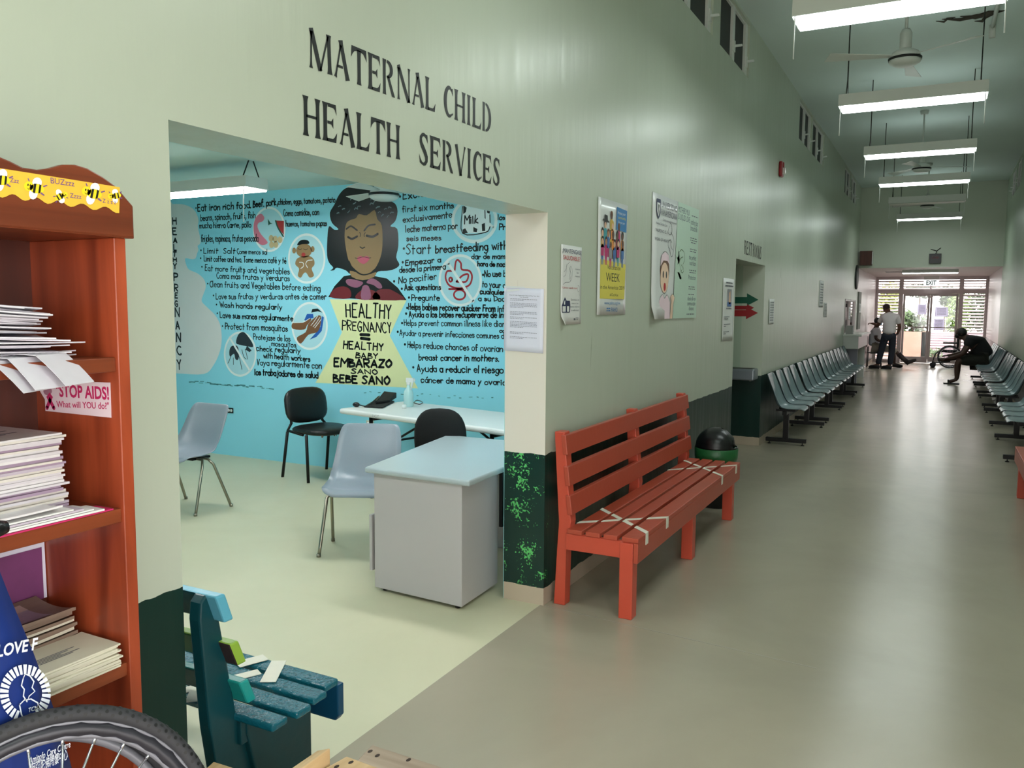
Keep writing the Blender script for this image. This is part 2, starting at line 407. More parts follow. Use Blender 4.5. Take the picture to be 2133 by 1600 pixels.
def wall_with_windows(name, xa, xb, mt, holes):
    b = MB()
    for (y0, y1, z0, z1) in holes: b.box((xa, y0, z0), (xb, y1, z1))
    ys = [Y0]+[v for p in WIN for v in p]+[YH+.2]
    for i in range(0, len(ys), 2): b.box((xa, ys[i], WZ0), (xb, ys[i+1], WZ1))
    b.box((xa, Y0, WZ1), (xb, YH+.2, CZ+.1))
    return struct(b.build(name, mt))
wall_with_windows('wall_left', -T, 0, M_WALL, [
    (Y0, YJ1, 0, WZ0), (YJ1, YJ2, HD, WZ0), (YJ2, YR1, 0, WZ0), (YR1, YR2, HD, WZ0), (YR2, 18.6, 0, WZ0), (18.6, 20.9, 0, 1.02), (18.6, 20.9, 1.80, WZ0), (20.9, YH+.2, 0, WZ0)])
wall_with_windows('wall_right', XR, XR+T, M_WALLR, [(Y0, -2.4, 0, WZ0), (-2.4, 1.0, 2.3, WZ0), (1.0, YH+.2, 0, WZ0)])   # unseen opening added to let daylight onto the near left wall
# clerestory windows: steel frame, two dark panes, latch
def clerestory(n, x, sgn, y0, y1):
    r = thing('window_%d' % n, '', ''); del r['label']; del r['category']; struct(r)
    xi = x-sgn*.05
    f = MB(); ym = (y0+y1)/2
    for a, b_ in ((y0, y0+.045), (ym-.045, ym+.045), (y1-.10, y1)): f.box((xi-.03, a, WZ0), (xi+.03, b_, WZ1))
    f.box((xi-.026, y0+.002, WZ0+.001), (xi+.026, y1-.002, WZ0+.02)); f.box((xi-.026, y0+.002, WZ1-.02), (xi+.026, y1-.002, WZ1-.001))
    fo = f.build('window_frame', M_WHITE, r)
    for a, b_ in ((y0+.045, ym-.045), (ym+.045, y1-.10)):
        p = MB().box((xi-.006, a, WZ0+.02), (xi+.006, b_, WZ1-.02)).build('window_pane', M_DARKGLASS, r)
    k = MB()
    for yy in (ym, y1-.05):
        k.box((xi+sgn*.03-.012, yy-.03, WZ0+.1), (xi+sgn*.03+.012, yy+.03, WZ0+.2)); k.beam((xi+sgn*.03, yy, WZ0+.15), (xi+sgn*.09, yy+.07, WZ0+.17), .02, .02)
    k.build('window_latch', M_WHITE, r)
    # the daylight-proof screen behind
    MB().box((xi-sgn*.14-.01, y0-.02, WZ0-.02), (xi-sgn*.14+.01, y1+.02, WZ1+.02)).build('window_screen', M_BLACK, r)
n = 0
for (a, b_) in WIN:
    if a > 3: n += 1; clerestory(n, 0, 1, a, b_)
for (a, b_) in WIN:
    if a > 3: n += 1; clerestory(n, XR, -1, a, b_)
for i, (a, b_) in enumerate(WIN[:2]):   # panes out of sight, above and behind the lens
    n += 1; clerestory(n, 0, 1, a, b_); n += 1; clerestory(n, XR, -1, a, b_)

struct(MB().box((-T, Y0, CZ), (XR+T, YH+.2, CZ+.1)).build('ceiling', M_CEIL))
struct(MB().box((-T, Y0-.15, 2.5), (XR+T, Y0, CZ+.1)).build('wall_added_lintel', M_HEAD))  # unseen lintel, added to cut the daylight from behind the lens
struct(MB().box((-T, YH, PZ), (XR+T, YH+.2, CZ)).build('wall_end_header', M_HEAD))
struct(MB().box((-T, YH+.2, PZ), (XR+T, YE+.1, PZ+.1)).build('ceiling_porch', M_PORCHC))
b = MB(); b.box((-T, YH+.2, 0), (0, YE+.1, PZ)); struct(b.build('wall_porch_left', M_PORCH))
b = MB(); b.box((XR, YH+.2, 0), (XR+T, YE+.1, PZ)); struct(b.build('wall_porch_right', M_PORCH))
# floor: corridor concrete and the side room's cream paint, meeting in the opening
struct(MB().box((-.02, Y0, -.1), (XR+T, YE, 0)).box((-2.6, YR1-.1, -.1), (-.02, YR2+.1, 0)).build('floor', M_FLOOR))
struct(MB().box((-6.7, -1.6, -.1), (-.02, 6.5, 0)).build('floor_side_room', M_FLOORR))
# the fine expansion joint across the corridor slab
struct(MB().beam(on_z(1135, 1262, .0006), on_z(1700, 1392, .0006), .006, .001).build('trim_floor_joint', mat('joint', (150, 142, 126), .6)))
# side room
struct(MB().box((-6.7, 6.31, 0), (-T, 6.45, RZ)).build('wall_mural', M_AQUA))
struct(MB().box((-6.7, -1.6, 0), (-6.5, 6.45, RZ)).build('wall_room_left', M_AQUA))
struct(MB().box((-6.7, -1.7, 0), (-T, -1.5, RZ)).build('wall_room_near', M_AQUA))
struct(MB().box((-6.7, -1.7, RZ), (-T, 6.45, RZ+.1)).build('ceiling_side_room', M_CEILR))
# restroom passage
struct(MB().box((-2.6, YR2, 0), (-T, YR2+.15, 2.6)).build('wall_restroom_far', M_WALLR))
struct(MB().box((-2.6, YR1-.15, 0), (-T, YR1, 2.6)).build('wall_restroom_near', M_WALLR))
struct(MB().box((-2.75, YR1-.15, 0), (-2.6, YR2+.15, 2.6)).build('wall_restroom_end', M_WALLR))
struct(MB().box((-2.75, YR1-.15, 2.5), (-T, YR2+.15, 2.6)).build('ceiling_restroom', M_CEILR))
# office behind the service window
struct(MB().box((-2.2, 18.3, 0), (-2.1, 21.3, 2.4)).box((-2.2, 18.3, 2.4), (-T, 21.3, 2.5)).box((-2.2, 18.2, 0), (-T, 18.3, 2.5)).box((-2.2, 21.2, 0), (-T, 21.3, 2.5)).build('wall_office', M_PORCH))

# ------------------------------------------------------------------ end screen: louvres, double glass door
M_GL = glass('door_glass')
r = thing('door_1', '', ''); del r['label']; del r['category']; struct(r); r.location = (1.475, YE, 0)
f = MB()
XS = [(0.0, .075), (.64, .755), (2.215, 2.33), (2.875, 2.95)]
for a, b_ in XS: f.box((a, YE-.05, 0), (b_, YE+.06, PZ))
f.box((.002, YE-.046, 2.46), (2.948, YE+.056, PZ-.001)); f.box((.002, YE-.046, 2.05), (2.948, YE+.056, 2.17)); f.box((0, YE-.04, 0), (.64, YE+.05, .09)); f.box((2.33, YE-.04, 0), (2.95, YE+.05, .09)); f.box((1.455, YE-.042, 2.165), (1.495, YE+.05, 2.465))
f.build('door_frame', M_ALU, r)
def louvres(x0, x1, z0, z1, n):
    q = MB()
    for i in range(n):
        z = z0+(i+.5)*(z1-z0)/n
        q.hexa([V(x0, YE-.045, z-.036), V(x1, YE-.045, z-.036), V(x1, YE+.045, z+.010), V(x0, YE+.045, z+.010)],
               [V(x0, YE-.045, z-.024), V(x1, YE-.045, z-.024), V(x1, YE+.045, z+.020), V(x0, YE+.045, z+.020)])
    q.build('louvre_panel', M_ALU, r)
louvres(.075, .64, .09, 2.05, 22); louvres(2.33, 2.875, .09, 2.05, 22)
louvres(.075, .64, 2.17, 2.46, 4); louvres(.755, 1.455, 2.17, 2.46, 4); louvres(1.495, 2.215, 2.17, 2.46, 4); louvres(2.33, 2.875, 2.17, 2.46, 4)
for (x0, x1, hx) in ((.76, 1.475, 1), (1.48, 2.21, -1)):
    d = MB()
    d.box((x0, YE-.02, 0.01), (x0+.06, YE+.025, 2.05)); d.box((x1-.06, YE-.02, .01), (x1, YE+.025, 2.05))
    d.box((x0+.002, YE-.016, .012), (x1-.002, YE+.021, .19)); d.box((x0+.002, YE-.016, 1.98), (x1-.002, YE+.021, 2.048))
    do = d.build('door_leaf', M_ALU, r)
    MB().box((x0+.06, YE-.002, .19), (x1-.06, YE+.004, 1.98)).build('door_glass', M_GL, do)
    MB().tube([(x0+.05, YE-.06, 1.06), (x1-.05, YE-.06, 1.06)], .014).box((x0+.05, YE-.07, 1.04), (x0+.08, YE, 1.08)).box((x1-.08, YE-.07, 1.04), (x1-.05, YE, 1.08)).build('push_bar', M_ALU, do)
    MB().box(((x0+x1)/2-.16, YE-.07, 2.02), ((x0+x1)/2+.16, YE-.02, 2.09)).build('door_closer', M_ALU, do)

# ------------------------------------------------------------------ outdoors beyond the glass
M_PAVE = mat('pale_paving', (196, 190, 182), .8, var=.06, scale=3)
M_SALM = mat('salmon_render', (160, 124, 110), .8, var=.05, scale=4)
struct(MB().box((-14, YE, -.12), (16, 60, -.02)).build('ground_outside', M_PAVE))
struct(MB().box((XR, -14, -.12), (16, 12, -.02)).box((-6, -14, -.12), (XR, Y0, -.02)).build('ground_forecourt', M_PAVE))
# ================================================================== LAMPS AND FANS
M_LAMPBODY = mat('lamp_housing', (214, 216, 210), .45, var=.03)
M_DIFF = mat('lamp_diffuser', (244, 255, 252), .5, var=0, emit=LAMP)
M_DIFFR = mat('room_lamp_diffuser', (255, 255, 255), .5, var=0, emit=LAMP_ROOM)
M_UPLIGHT = mat('added_uplight', (240, 255, 252), .5, var=0, emit=LAMP*.35)  # glow added on top of the lamps to brighten the ceiling
M_OFF = mat('lamp_diffuser_off', (188, 196, 186), .4, var=.03)
M_CHAIN = mat('dark_chain', (40, 40, 36), .6, .5)
def lamp(loc, label, cord=True, diff=M_DIFF, zc=CZ, L=1.22, Wd=.30, Hh=.12, group='hanging fluorescent lamps', hang=True):
    r = thing('fluorescent_lamp', label, 'lamp', loc, 0, group)
    h = MB(); h.hexa([V(-L/2, -Wd/2, .012), V(L/2, -Wd/2, .012), V(L/2, Wd/2, .012), V(-L/2, Wd/2, .012)], [V(-L/2, -Wd/2+.01, Hh), V(L/2, -Wd/2+.01, Hh), V(L/2, Wd/2-.01, Hh), V(-L/2, Wd/2-.01, Hh)])
    h.build('housing', M_LAMPBODY, r, world=False)
    MB().box((-L/2+.012, -Wd/2+.012, 0), (L/2-.012, Wd/2-.012, .0125)).build('diffuser', diff, r, world=False)
    if hang and diff is not M_DIFFR: MB().box((-L/2+.05, -.06, Hh), (L/2-.05, .06, Hh+.003)).build('added_top_strip', M_UPLIGHT if diff is not M_OFF else M_OFF, r, world=False)  # unseen strip added so the lit lamps also throw light upwards
    top = zc-loc[2]
    if hang:
        for sx in (-1, 1):
            for sy in (-1, 1):
                x = sx*(L/2-.06); y = sy*.09
                MB().tube([(x, y, Hh-.005), (x, sy*.01, Hh+.16), (x, sy*.004, top)], .005, 6).build('hanging_chain', M_CHAIN, r, world=False)
    if cord:
        for sx in (-1, 1):
            MB().tube([(sx*(L/2-.02), -Wd/2+.005, .03), (sx*(L/2-.02), -Wd/2-.004, -.1), (sx*(L/2-.02), -Wd/2-.006, -.26)], .004, 6).build('pull_cord', M_WHITE, r, world=False)
    return r
ORD = ['nearest lit hanging lamp, cut by the top of the picture', 'second lit hanging lamp from the camera, below the nearest ceiling fan', 'third lit hanging lamp from the camera',
       'fourth lit hanging lamp, just past the second ceiling fan', 'fifth hanging fluorescent lamp, the only one switched off', 'last lit hanging lamp before the green end wall']
for i, y in enumerate((5.9, 8.57, 11.36, 14.03, 16.59, 19.55)):
    lamp((1.472, y, 3.467), 'white fluorescent batten, '+ORD[i], diff=M_OFF if i == 4 else M_DIFF)
for y, lb in ((3.2, 'level with the red bench'), (.5, 'above the lens'), (-2.2, 'at the entrance')): lamp((1.472, y, 3.467), 'white fluorescent batten out of frame, '+lb, cord=False)
lamp((1.50, 22.6, 2.46), 'white fluorescent batten fixed flat under the low ceiling before the glass doors', False, L=1.22, Hh=.09, hang=False, group=None)
lamp((-3.63, 4.96, 2.50), 'white fluorescent batten hanging low in the blue room beside the mural', True, M_DIFFR, RZ, 1.2, .25, .1, None)
for x, y, lb in ((-.95, 4.3, 'over the grey desk'), (-3.63, 1.8, 'in the far near corner'), (-1.6, 1.6, 'behind the bookshelf wall')): lamp((x, y, 2.56), 'unseen white fluorescent batten added to the blue room, '+lb, False, M_DIFFR, RZ, 1.2, .25, .1, None)  # lamps added out of view to brighten the side room

M_FAN = mat('fan_white', (205, 210, 206), .4, var=.03)
def fan(loc, label, ztop, a0, R=.62):
    r = thing('ceiling_fan', label, 'fan', loc, 0, None)
    top = ztop-loc[2]
    MB().tube([(0, 0, .1), (0, 0, top-.02)], .012, 8).lathe([(.05, top-.05), (.06, top)], n=16).build('downrod', M_FAN, r, world=False)
    MB().lathe([(.035, .07), (.045, .09), (.045, .2), (.03, .23)], n=16).build('canopy', M_FAN, r, world=False)
    MB().lathe([(.02, -.055), (.08, -.05), (.115, -.03), (.122, -.012)], n=28).build('motor_cover', M_FAN, r, world=False)
    MB().lathe([(.124, -.012), (.126, .006)], n=28).build('rim', M_BLACK, r, world=False)
    MB().lathe([(.12, .006), (.1, .05), (.04, .08)], n=28).build('motor_housing', M_FAN, r, world=False)
    for k in range(3):
        a = a0+k*2*PI/3; c, s = math.cos(a), math.sin(a); t = .02
        def P(u, w, z): return V(c*u-s*w, s*u+c*w, z)
        b = MB(); b.hexa([P(.11, -.02, .012), P(R, -.075, -.008), P(R, .055, .022), P(.11, .02, .022)], [P(.11, -.02, .018), P(R, -.075, -.003), P(R, .055, .027), P(.11, .02, .028)])
        b.build('blade', M_FAN, r, world=False, bevel=.003)
    return r
fan((1.454, 7.53, 3.6), 'white ceiling fan between the two nearest hanging lamps', CZ, math.radians(207))
fan((1.454, 13.4, 3.6), 'white ceiling fan between the third and fourth hanging lamps', CZ, math.radians(15))
fan((1.454, 18.2, 3.6), 'white ceiling fan just above the last hanging lamp', CZ, math.radians(70))
fan(tuple(on_z(800, 405, 2.50)), 'white ceiling fan over the mural woman\'s hair in the blue room', RZ, math.radians(160), .5)
# exposed conduit, flaking paint and small fittings on the corridor ceiling
p = on_z(2068, 52, CZ)
tag(MB().tube([(p.x, p.y, CZ), (p.x, p.y, CZ-.12)], .03, 12).tube([(p.x, p.y, CZ-.02), (p.x+.02, p.y-1.6, CZ-.02)], .02, 10).build('conduit', M_LAMPBODY), 'short white conduit stub on the corridor ceiling near the flaking paint', 'pipe')
fl = MB()
for (x0, y0, x1, y1, wd) in ((1962, 40, 2075, 28, .035), (2000, 34, 2093, 22, .05), (1950, 44, 1990, 36, .02), (2030, 44, 2070, 30, .03)):
    a = on_z(x0, y0, CZ-.002); b_ = on_z(x1, y1, CZ-.002); fl.tube([a, a.lerp(b_, .3)+V(.02, .05, -.006), a.lerp(b_, .7)+V(-.02, -.03, -.01), b_], [.004, wd*.5, wd*.6, .004], 6)
tag(fl.build('flaking_paint', mat('flaking_dark', (62, 56, 48), .9)), 'dark strip of flaking paint on the corridor ceiling above the nearest lamp', 'damage')
# ================================================================== RED SLATTED BENCHES
M_RED = mat('red_gloss_paint', (196, 76, 54), .38, var=.08, scale=5, bump=.06, bscale=30)
M_REDD = mat('red_gloss_paint_seat', (172, 70, 48), .38, var=.08, scale=5, bump=.06, bscale=30)
M_TAPE = mat('masking_tape', (222, 218, 204), .6, var=.04, scale=20)
def red_bench(label, y0, y1, xw, sgn, tapes):
    """slatted bench with its back to a wall; xw wall plane, sgn +1 faces +x"""
    r = thing('slatted_bench', label, 'bench', (xw+sgn*.25, (y0+y1)/2, 0))
    X = lambda a: xw+sgn*a
    L = y1-y0
    for yy in (y0+.035, (y0+y1)/2-.02, y1-.06):   # rear posts with a bent back
        b = MB(); pr = [(.035, 0), (.10, 0), (.105, .30), (.13, .46), (.085, .94), (.03, .94), (.06, .46), (.05, .30)]
        b.prism([(X(a), yy-.035, z) for a, z in pr], (0, .07, 0)); b.build('rear_post', M_RED, r, .004)
    for z0, off in ((.50, .112), (.655, .098), (.82, .082)):
        b = MB(); b.hexa([V(X(off), y0-.01, z0), V(X(off+.028), y0-.01, z0), V(X(off+.028), y1, z0), V(X(off), y1, z0)], [V(X(off-.012), y0-.01, z0+.105), V(X(off+.016), y0-.01, z0+.105), V(X(off+.016), y1, z0+.105), V(X(off-.012), y1, z0+.105)])
        b.build('back_slat', M_REDD, r, .004)
    for x0, x1 in ((.12, .205), (.225, .305), (.325, .40), (.425, .515)):
        MB().box((min(X(x0), X(x1)), y0-.03, .405), (max(X(x0), X(x1)), y1, .43)).build('seat_slat', M_REDD, r, .004)
    xa, xb = sorted((X(.49), X(.515)))
    MB().box((xa, y0-.035, .30), (xb, y1, .405)).build('front_apron', M_REDD, r, .004)
    for yy in (y0, y1-.05):
        xa, xb = sorted((X(.11), X(.49))); MB().box((xa, yy-.02, .315), (xb, yy+.012, .403)).build('end_apron', M_RED, r, .003)
    for yy in (y0-.03, (y0+y1)/2-.05, y1-.12):
        xa, xb = sorted((X(.415), X(.487))); MB().box((xa, yy, 0), (xb, yy+.075, .40)).build('front_leg', M_RED, r, .004)
    for (ya, yb) in tapes:   # crossed masking tape on the seat
        t = MB()
        for dz, p, q in ((0, (.10, ya), (.515, yb)), (.0007, (.12, yb), (.515, ya))):
            for x0, x1 in ((.12, .205), (.225, .305), (.325, .40), (.425, .515)):
                k0 = (x0-p[0])/(q[0]-p[0]); k1 = (x1-p[0])/(q[0]-p[0]); yA = p[1]+(q[1]-p[1])*k0; yB = p[1]+(q[1]-p[1])*k1
                t.hexa([V(X(x0), yA-.021, .4302+dz), V(X(x1), yB-.021, .4302+dz), V(X(x1), yB+.021, .4302+dz), V(X(x0), yA+.021, .4302+dz)], [V(X(x0), yA-.021, .4318+dz), V(X(x1), yB-.021, .4318+dz), V(X(x1), yB+.021, .4318+dz), V(X(x0), yA+.021, .4318+dz)])
            t.hexa([V(X(.5152), q[1]-.021, .37), V(X(.517), q[1]-.021, .37), V(X(.517), q[1]+.021, .37), V(X(.5152), q[1]+.021, .37)], [V(X(.5152), q[1]-.021, .4318+dz), V(X(.517), q[1]-.021, .4318+dz), V(X(.517), q[1]+.021, .4318+dz), V(X(.5152), q[1]+.021, .4318+dz)])
        o = t.build('tape_cross', M_TAPE, r); o['label'] = 'white masking tape in an X'
    return r
red_bench('long red slatted bench against the left wall, white tape crosses on its seat', 3.955, 6.30, 0.0, 1, [(4.06, 4.42), (5.72, 6.16)])
red_bench('red slatted bench at the right edge of the picture, only its end showing', 5.95, 8.24, XR, -1, [])

# ================================================================== BIN
r = thing('waste_bin', 'round black waste bin with domed swing lid behind the red bench', 'bin', (.255, 6.62, 0))
M_PLB = mat('black_plastic', (16, 16, 19), .3, var=.05)
M_PLG = mat('green_bag', (34, 96, 52), .4, var=.2, scale=20, bump=.3, bscale=30)
MB().lathe([(.13, 0), (.135, .01), (.155, .42), (.158, .44)], n=32).build('body', M_PLB, r, world=False)
MB().lathe([(.160, .36), (.170, .40), (.172, .47), (.165, .478)], n=32).build('bin_liner', M_PLG, r, world=False)
d = MB(); k = 28; prof = [(.17, .478)]+[(.165*math.cos(t), .49+.15*math.sin(t)) for t in [i*PI/2/8 for i in range(8)]]+[(.004, .64)]
vs = []; fs = []
for rr, z in prof:
    for j in range(k): vs.append(V(rr*math.cos(2*PI*j/k), rr*math.sin(2*PI*j/k), z))
for i in range(len(prof)-1):
    for j in range(k):
        a = 2*PI*(j+.5)/k
        if i >= 1 and i < 8 and abs(((a-math.radians(20)+PI) % (2*PI))-PI) < math.radians(42): continue    # the mouth
        fs.append((i*k+j, i*k+(j+1) % k, (i+1)*k+(j+1) % k, (i+1)*k+j))
d.add(vs, fs, 0, True); lo = d.build('domed_lid', M_PLB, r, world=False); so_ = lo.modifiers.new('t', 'SOLIDIFY'); so_.thickness = .004
MB().lathe([(.148, .485), (.135, .56), (.08, .615), (.01, .63)], n=24).build('swing_flap', M_BLACK, r, world=False)
pl = Plane((0, 0, 0), (1, 0, 0), (0, 0, 1), (0, -1, 0)); lb = MB()
for i in range(7):
    a0, a1 = [math.radians(-75+i*6+t) for t in (0, 6)]
    lb.add([V(.1505*math.cos(a0), .1505*math.sin(a0), .21), V(.1505*math.cos(a1), .1505*math.sin(a1), .21), V(.155*math.cos(a1), .155*math.sin(a1), .30), V(.155*math.cos(a0), .155*math.sin(a0), .30)], [(0, 1, 2, 3)])
lb.build('sticker', M_WHITE, r, world=False)

# ================================================================== TEAL BENCH standing in the opening
M_TEAL = mat('teal_gloss_paint', (14, 90, 106), .2, var=.12, scale=8, bump=.5, bscale=70)
M_TEALD = mat('dark_teal_paint', (8, 62, 70), .35, var=.12, scale=8, bump=.1, bscale=30)
M_SKY = mat('sky_blue_paint', (92, 170, 194), .3, var=.06, scale=10, bump=.15, bscale=40)
M_LIME = mat('lime_paint', (140, 176, 62), .35, var=.08, scale=10)
M_GREENP = mat('leaf_green_paint', (34, 100, 34), .35, var=.08)
M_AQUAP = mat('turquoise_paint', (30, 146, 140), .3, var=.08, bump=.15, bscale=40)
r = thing('garden_bench', 'small teal slatted bench with blue, lime and turquoise back rails in the opening', 'bench', (-.35, 1.82, 0))
BX0 = -1.15
def rail(nm, x0, x1, y, z, h, mats, tilt=.03, th=.035):
    b = MB(); xs = (x0, .02, x1)    # the back is painted differently to the left of the post and on the short end beyond it
    vs = [V(x, yy+dy, zz) for x in xs for (yy, dy, zz) in ((y, 0, z), (y+th, 0, z), (y, -tilt, z+h), (y+th, -tilt, z+h))]
    fs = [(0, 1, 3, 2), (8, 9, 11, 10)]; mi = [0, 0]
    for k in (0, 4): fs += [(k, k+1, k+5, k+4), (k+1, k+3, k+7, k+5), (k+2, k+3, k+7, k+6), (k, k+4, k+6, k+2)]; mi += [1, 0, 0, 1 if k == 0 else 2]
    b.v = [tuple(v) for v in vs]; b.f = [list(f) for f in fs]; b.m = mi; b.sm = [False]*len(fs)
    return b.build(nm, mats, r, .006)
for x in (0.02, BX0+.15):
    b = MB(); pr = [(1.66, 0), (1.60, .40), (1.575, .72), (1.58, .77), (1.60, .79), (1.62, .785), (1.635, .76), (1.70, .40), (1.76, .30), (1.775, 0)]
    b.prism([(x-.03, y, z) for y, z in pr], (.045, 0, 0)); b.build('back_post', M_TEALD, r, .006)
    b = MB(); b.prism([(x-.01, 1.80, 0), (x-.01, 2.0, 0), (x-.01, 2.0, .375), (x-.01, 1.72, .375), (x-.01, 1.72, .33)], (.045, 0, 0)); b.build('front_leg', M_TEALD, r, .005)
    MB().box((x-.005, 1.70, .30), (x+.03, 1.99, .374)).build('seat_bearer', M_TEALD, r, .005)
o = rail('top_rail', BX0, .075, 1.627, .705, .085, [M_SKY, M_TEALD, M_SKY]); o['label'] = 'sky-blue top rail'
o = rail('middle_rail', BX0, .08, 1.667, .565, .075, [M_LIME, M_GREENP, mat('bare_dark_wood', (52, 40, 42), .6, var=.2)]); o['label'] = 'lime and green middle rail'
o = rail('lower_rail', BX0, .085, 1.697, .44, .075, [M_AQUAP, M_TEALD, M_AQUAP]); o['label'] = 'turquoise lower rail'
for i, (ya, yb, xe) in enumerate(((1.69, 1.755, .185), (1.78, 1.845, .195), (1.87, 1.935, .18), (1.955, 2.02, .155))):
    MB().box((BX0, ya, .378), (xe, yb, .402)).build('seat_slat', M_TEAL, r, .008, seg=3)
b = MB(); b.prism([(x, 2.022, z) for x, z in ((BX0+.05, .375), (.15, .375), (.15, .27), (.135, .25), (BX0+.05, .25))], (0, .03, 0)); b.build('front_apron', mat('blue_gloss_paint', (12, 66, 96), .3, var=.1), r, .006)
t = MB()
tz = [.4032]
def tp(p, q, w=.045):
    tz[0] += .0007; p = V(*p, tz[0]); q = V(*q, tz[0]); t.beam(p, q, w, .002)
tp((-.22, 1.70), (-.10, 1.93), .04); tp((-.27, 1.80), (-.08, 1.82), .04); tp((-.02, 1.885), (-.10, 2.02), .05); tp((-.20, 1.93), (-.16, 2.02), .05); tp((-.24, 1.83), (-.12, 1.68), .05)
o = t.build('tape_cross', M_TAPE, r); o['label'] = 'white masking tape stuck over the slats'

# ================================================================== GREY MOULDED SHELLS
M_SHELL = mat('grey_moulded_plastic', (140, 150, 160), .28, var=.03, scale=8, bump=.08, bscale=180)
M_GANG = mat('grey_gang_plastic', (118, 136, 142), .24, var=.03, scale=8)
M_CHROME = mat('tarnished_chrome', (150, 145, 130), .28, .9, var=.15, scale=15)
M_FRAME = mat('black_steel', (20, 19, 18), .45, .4, var=.2)
def shell_mesh(prof, th=.006, nv=11):
    """prof: (forward f, height z, half width, side curl); local: faces +x... returns MB in local axes (x forward, y across)"""
    P = smooth_pts([(a[0], a[1], 0) for a in prof], 5); HW = smooth_pts([(a[2], a[3], 0) for a in prof], 5); n = len(P)
    mb = MB(); top = []; bot = []
    for i in range(n):
        d = P[min(i+1, n-1)]-P[max(i-1, 0)]; d.normalize(); nrm = V(-d.y, d.x)   # towards the sitter
        if nrm.y < 0 and nrm.x < 0: nrm = -nrm
        for j in range(nv):
            s = -1+2*j/(nv-1); q = abs(s)**3*HW[i].y
            for dst, k in ((top, 0), (bot, -th)): dst.append(V(P[i].x+nrm.x*(q+k), s*HW[i].x, P[i].y+nrm.y*(q+k)))
    N_ = n*nv; fs = []
    for i in range(n-1):
        for j in range(nv-1):
            a = i*nv+j; fs.append((a, a+1, a+nv+1, a+nv)); fs.append((N_+a, N_+a+nv, N_+a+nv+1, N_+a+1))
    ring = [i for i in range(nv)]+[i*nv+nv-1 for i in range(1, n)]+[(n-1)*nv+j for j in range(nv-2, -1, -1)]+[i*nv for i in range(n-2, 0, -1)]
    for k in range(len(ring)): a, b_ = ring[k], ring[(k+1) % len(ring)]; fs.append((a, N_+a, N_+b_, b_))
    return mb.add(top+bot, fs, 0, True)
GPROF = [(.015, .835, .13, 0), (.02, .82, .185, .01), (.035, .76, .20, .02), (.075, .64, .205, .03), (.105, .53, .21, .045), (.14, .46, .215, .05), (.21, .43, .22, .03), (.32, .432, .22, .018), (.40, .44, .215, .012), (.435, .432, .185, .004), (.443, .42, .14, 0)]
def gang_bench(label, loc, rz):
    r = thing('gang_seating', label, 'bench', loc, rz, None)
    for k in range(4):
        s = shell_mesh(GPROF)
        s.v = [(x, y+(k-1.5)*.52, z) for x, y, z in s.v]
        s.build('seat', M_GANG, r, world=False)
    MB().box((.20, -.95, .365), (.25, .95, .405)).build('beam', M_FRAME, r, world=False)
    bk = MB()
    for k in range(4): bk.box((.12, (k-1.5)*.52-.12, .402), (.34, (k-1.5)*.52-.09, .425)); bk.box((.12, (k-1.5)*.52+.09, .402), (.34, (k-1.5)*.52+.12, .425))
    bk.build('seat_bracket', M_FRAME, r, world=False)
    for yy in (-.80, .88):
        MB().box((.195, yy-.03, .07), (.255, yy+.03, .365)).build('pedestal', M_FRAME, r, world=False)
        MB().box((-.0, yy-.028, .03), (.455, yy+.028, .075)).build('foot_bar', M_FRAME, r, world=False, bevel=.004)
        for x in (.04, .415): MB().lathe([(.02, 0), (.02, .008), (.006, .012), (.006, .03)], (x, yy, 0), 10).build('glide', M_FRAME, r, world=False)
    return r
OL = ['nearest', 'second nearest', 'third nearest', 'farthest']
g0 = gang_bench('row of four joined grey seats along the left wall, nearest to the restrooms', (.03, 10.83, 0), 0)
LB = ['row of four joined grey seats on the left wall, second from the restrooms', 'row of four joined grey seats on the left wall, third from the restrooms', 'row of four joined grey seats on the left wall, ending at the service counter']
for y, l in zip((13.02, 15.2, 17.32), LB): dup(g0, (.03, y, 0), 0, l)
RB = ['row of four joined grey seats on the right wall, just past the red bench end', 'row of four joined grey seats on the right wall, second beyond the red bench', 'row of four joined grey seats on the right wall, third beyond the red bench',
      'row of four joined grey seats on the right wall with the seated man in black', 'row of four joined grey seats on the right wall, farthest, behind the seated man']
for y, l in zip((10.93, 13.95, 16.35, 18.75, 21.0), RB): dup(g0, (XR-.03, y, 0), PI, l)

# two single chairs in the blue room
CPROF = [(-.02, .80, .15, .0), (-.012, .785, .20, .015), (.01, .72, .225, .03), (.05, .62, .235, .04), (.085, .52, .245, .06), (.125, .455, .25, .07), (.20, .425, .255, .045), (.32, .425, .255, .025), (.42, .435, .245, .015), (.46, .42, .21, .004), (.468, .40, .16, 0)]
def single_chair(label, loc, rz):
    r = thing('plastic_chair', label, 'chair', loc, rz)
    s = shell_mesh(CPROF); s.v = [(x-.24, y*.93, z) for x, y, z in s.v]; s.build('seat_shell', M_SHELL, r, world=False)
    for sy in (-1, 1):
        for fx, tx in ((.175, .06), (-.18, -.03)):
            MB().tube([(fx, sy*.255, 0), (fx*.85+tx*.15, sy*.25, .06), (tx+.01*(1 if fx > 0 else -1), sy*.225, .36), (tx*.6, sy*.19, .40), (tx*.5, sy*.05, .408)], .011, 10).lathe([(.014, 0), (.014, .02)], (fx, sy*.255, 0), 10).build('leg', M_CHROME, r, world=False)
    MB().box((-.1, -.13, .395), (.08, .13, .412)).build('seat_plate', M_FRAME, r, world=False, bevel=.004)
    return r
single_chair('grey moulded plastic chair cut off by the left edge of the opening', (-3.375, 4.515, 0), math.radians(-90))
single_chair('grey moulded plastic chair partly hidden behind the grey desk', (-1.47, 4.26, 0), math.radians(-65))

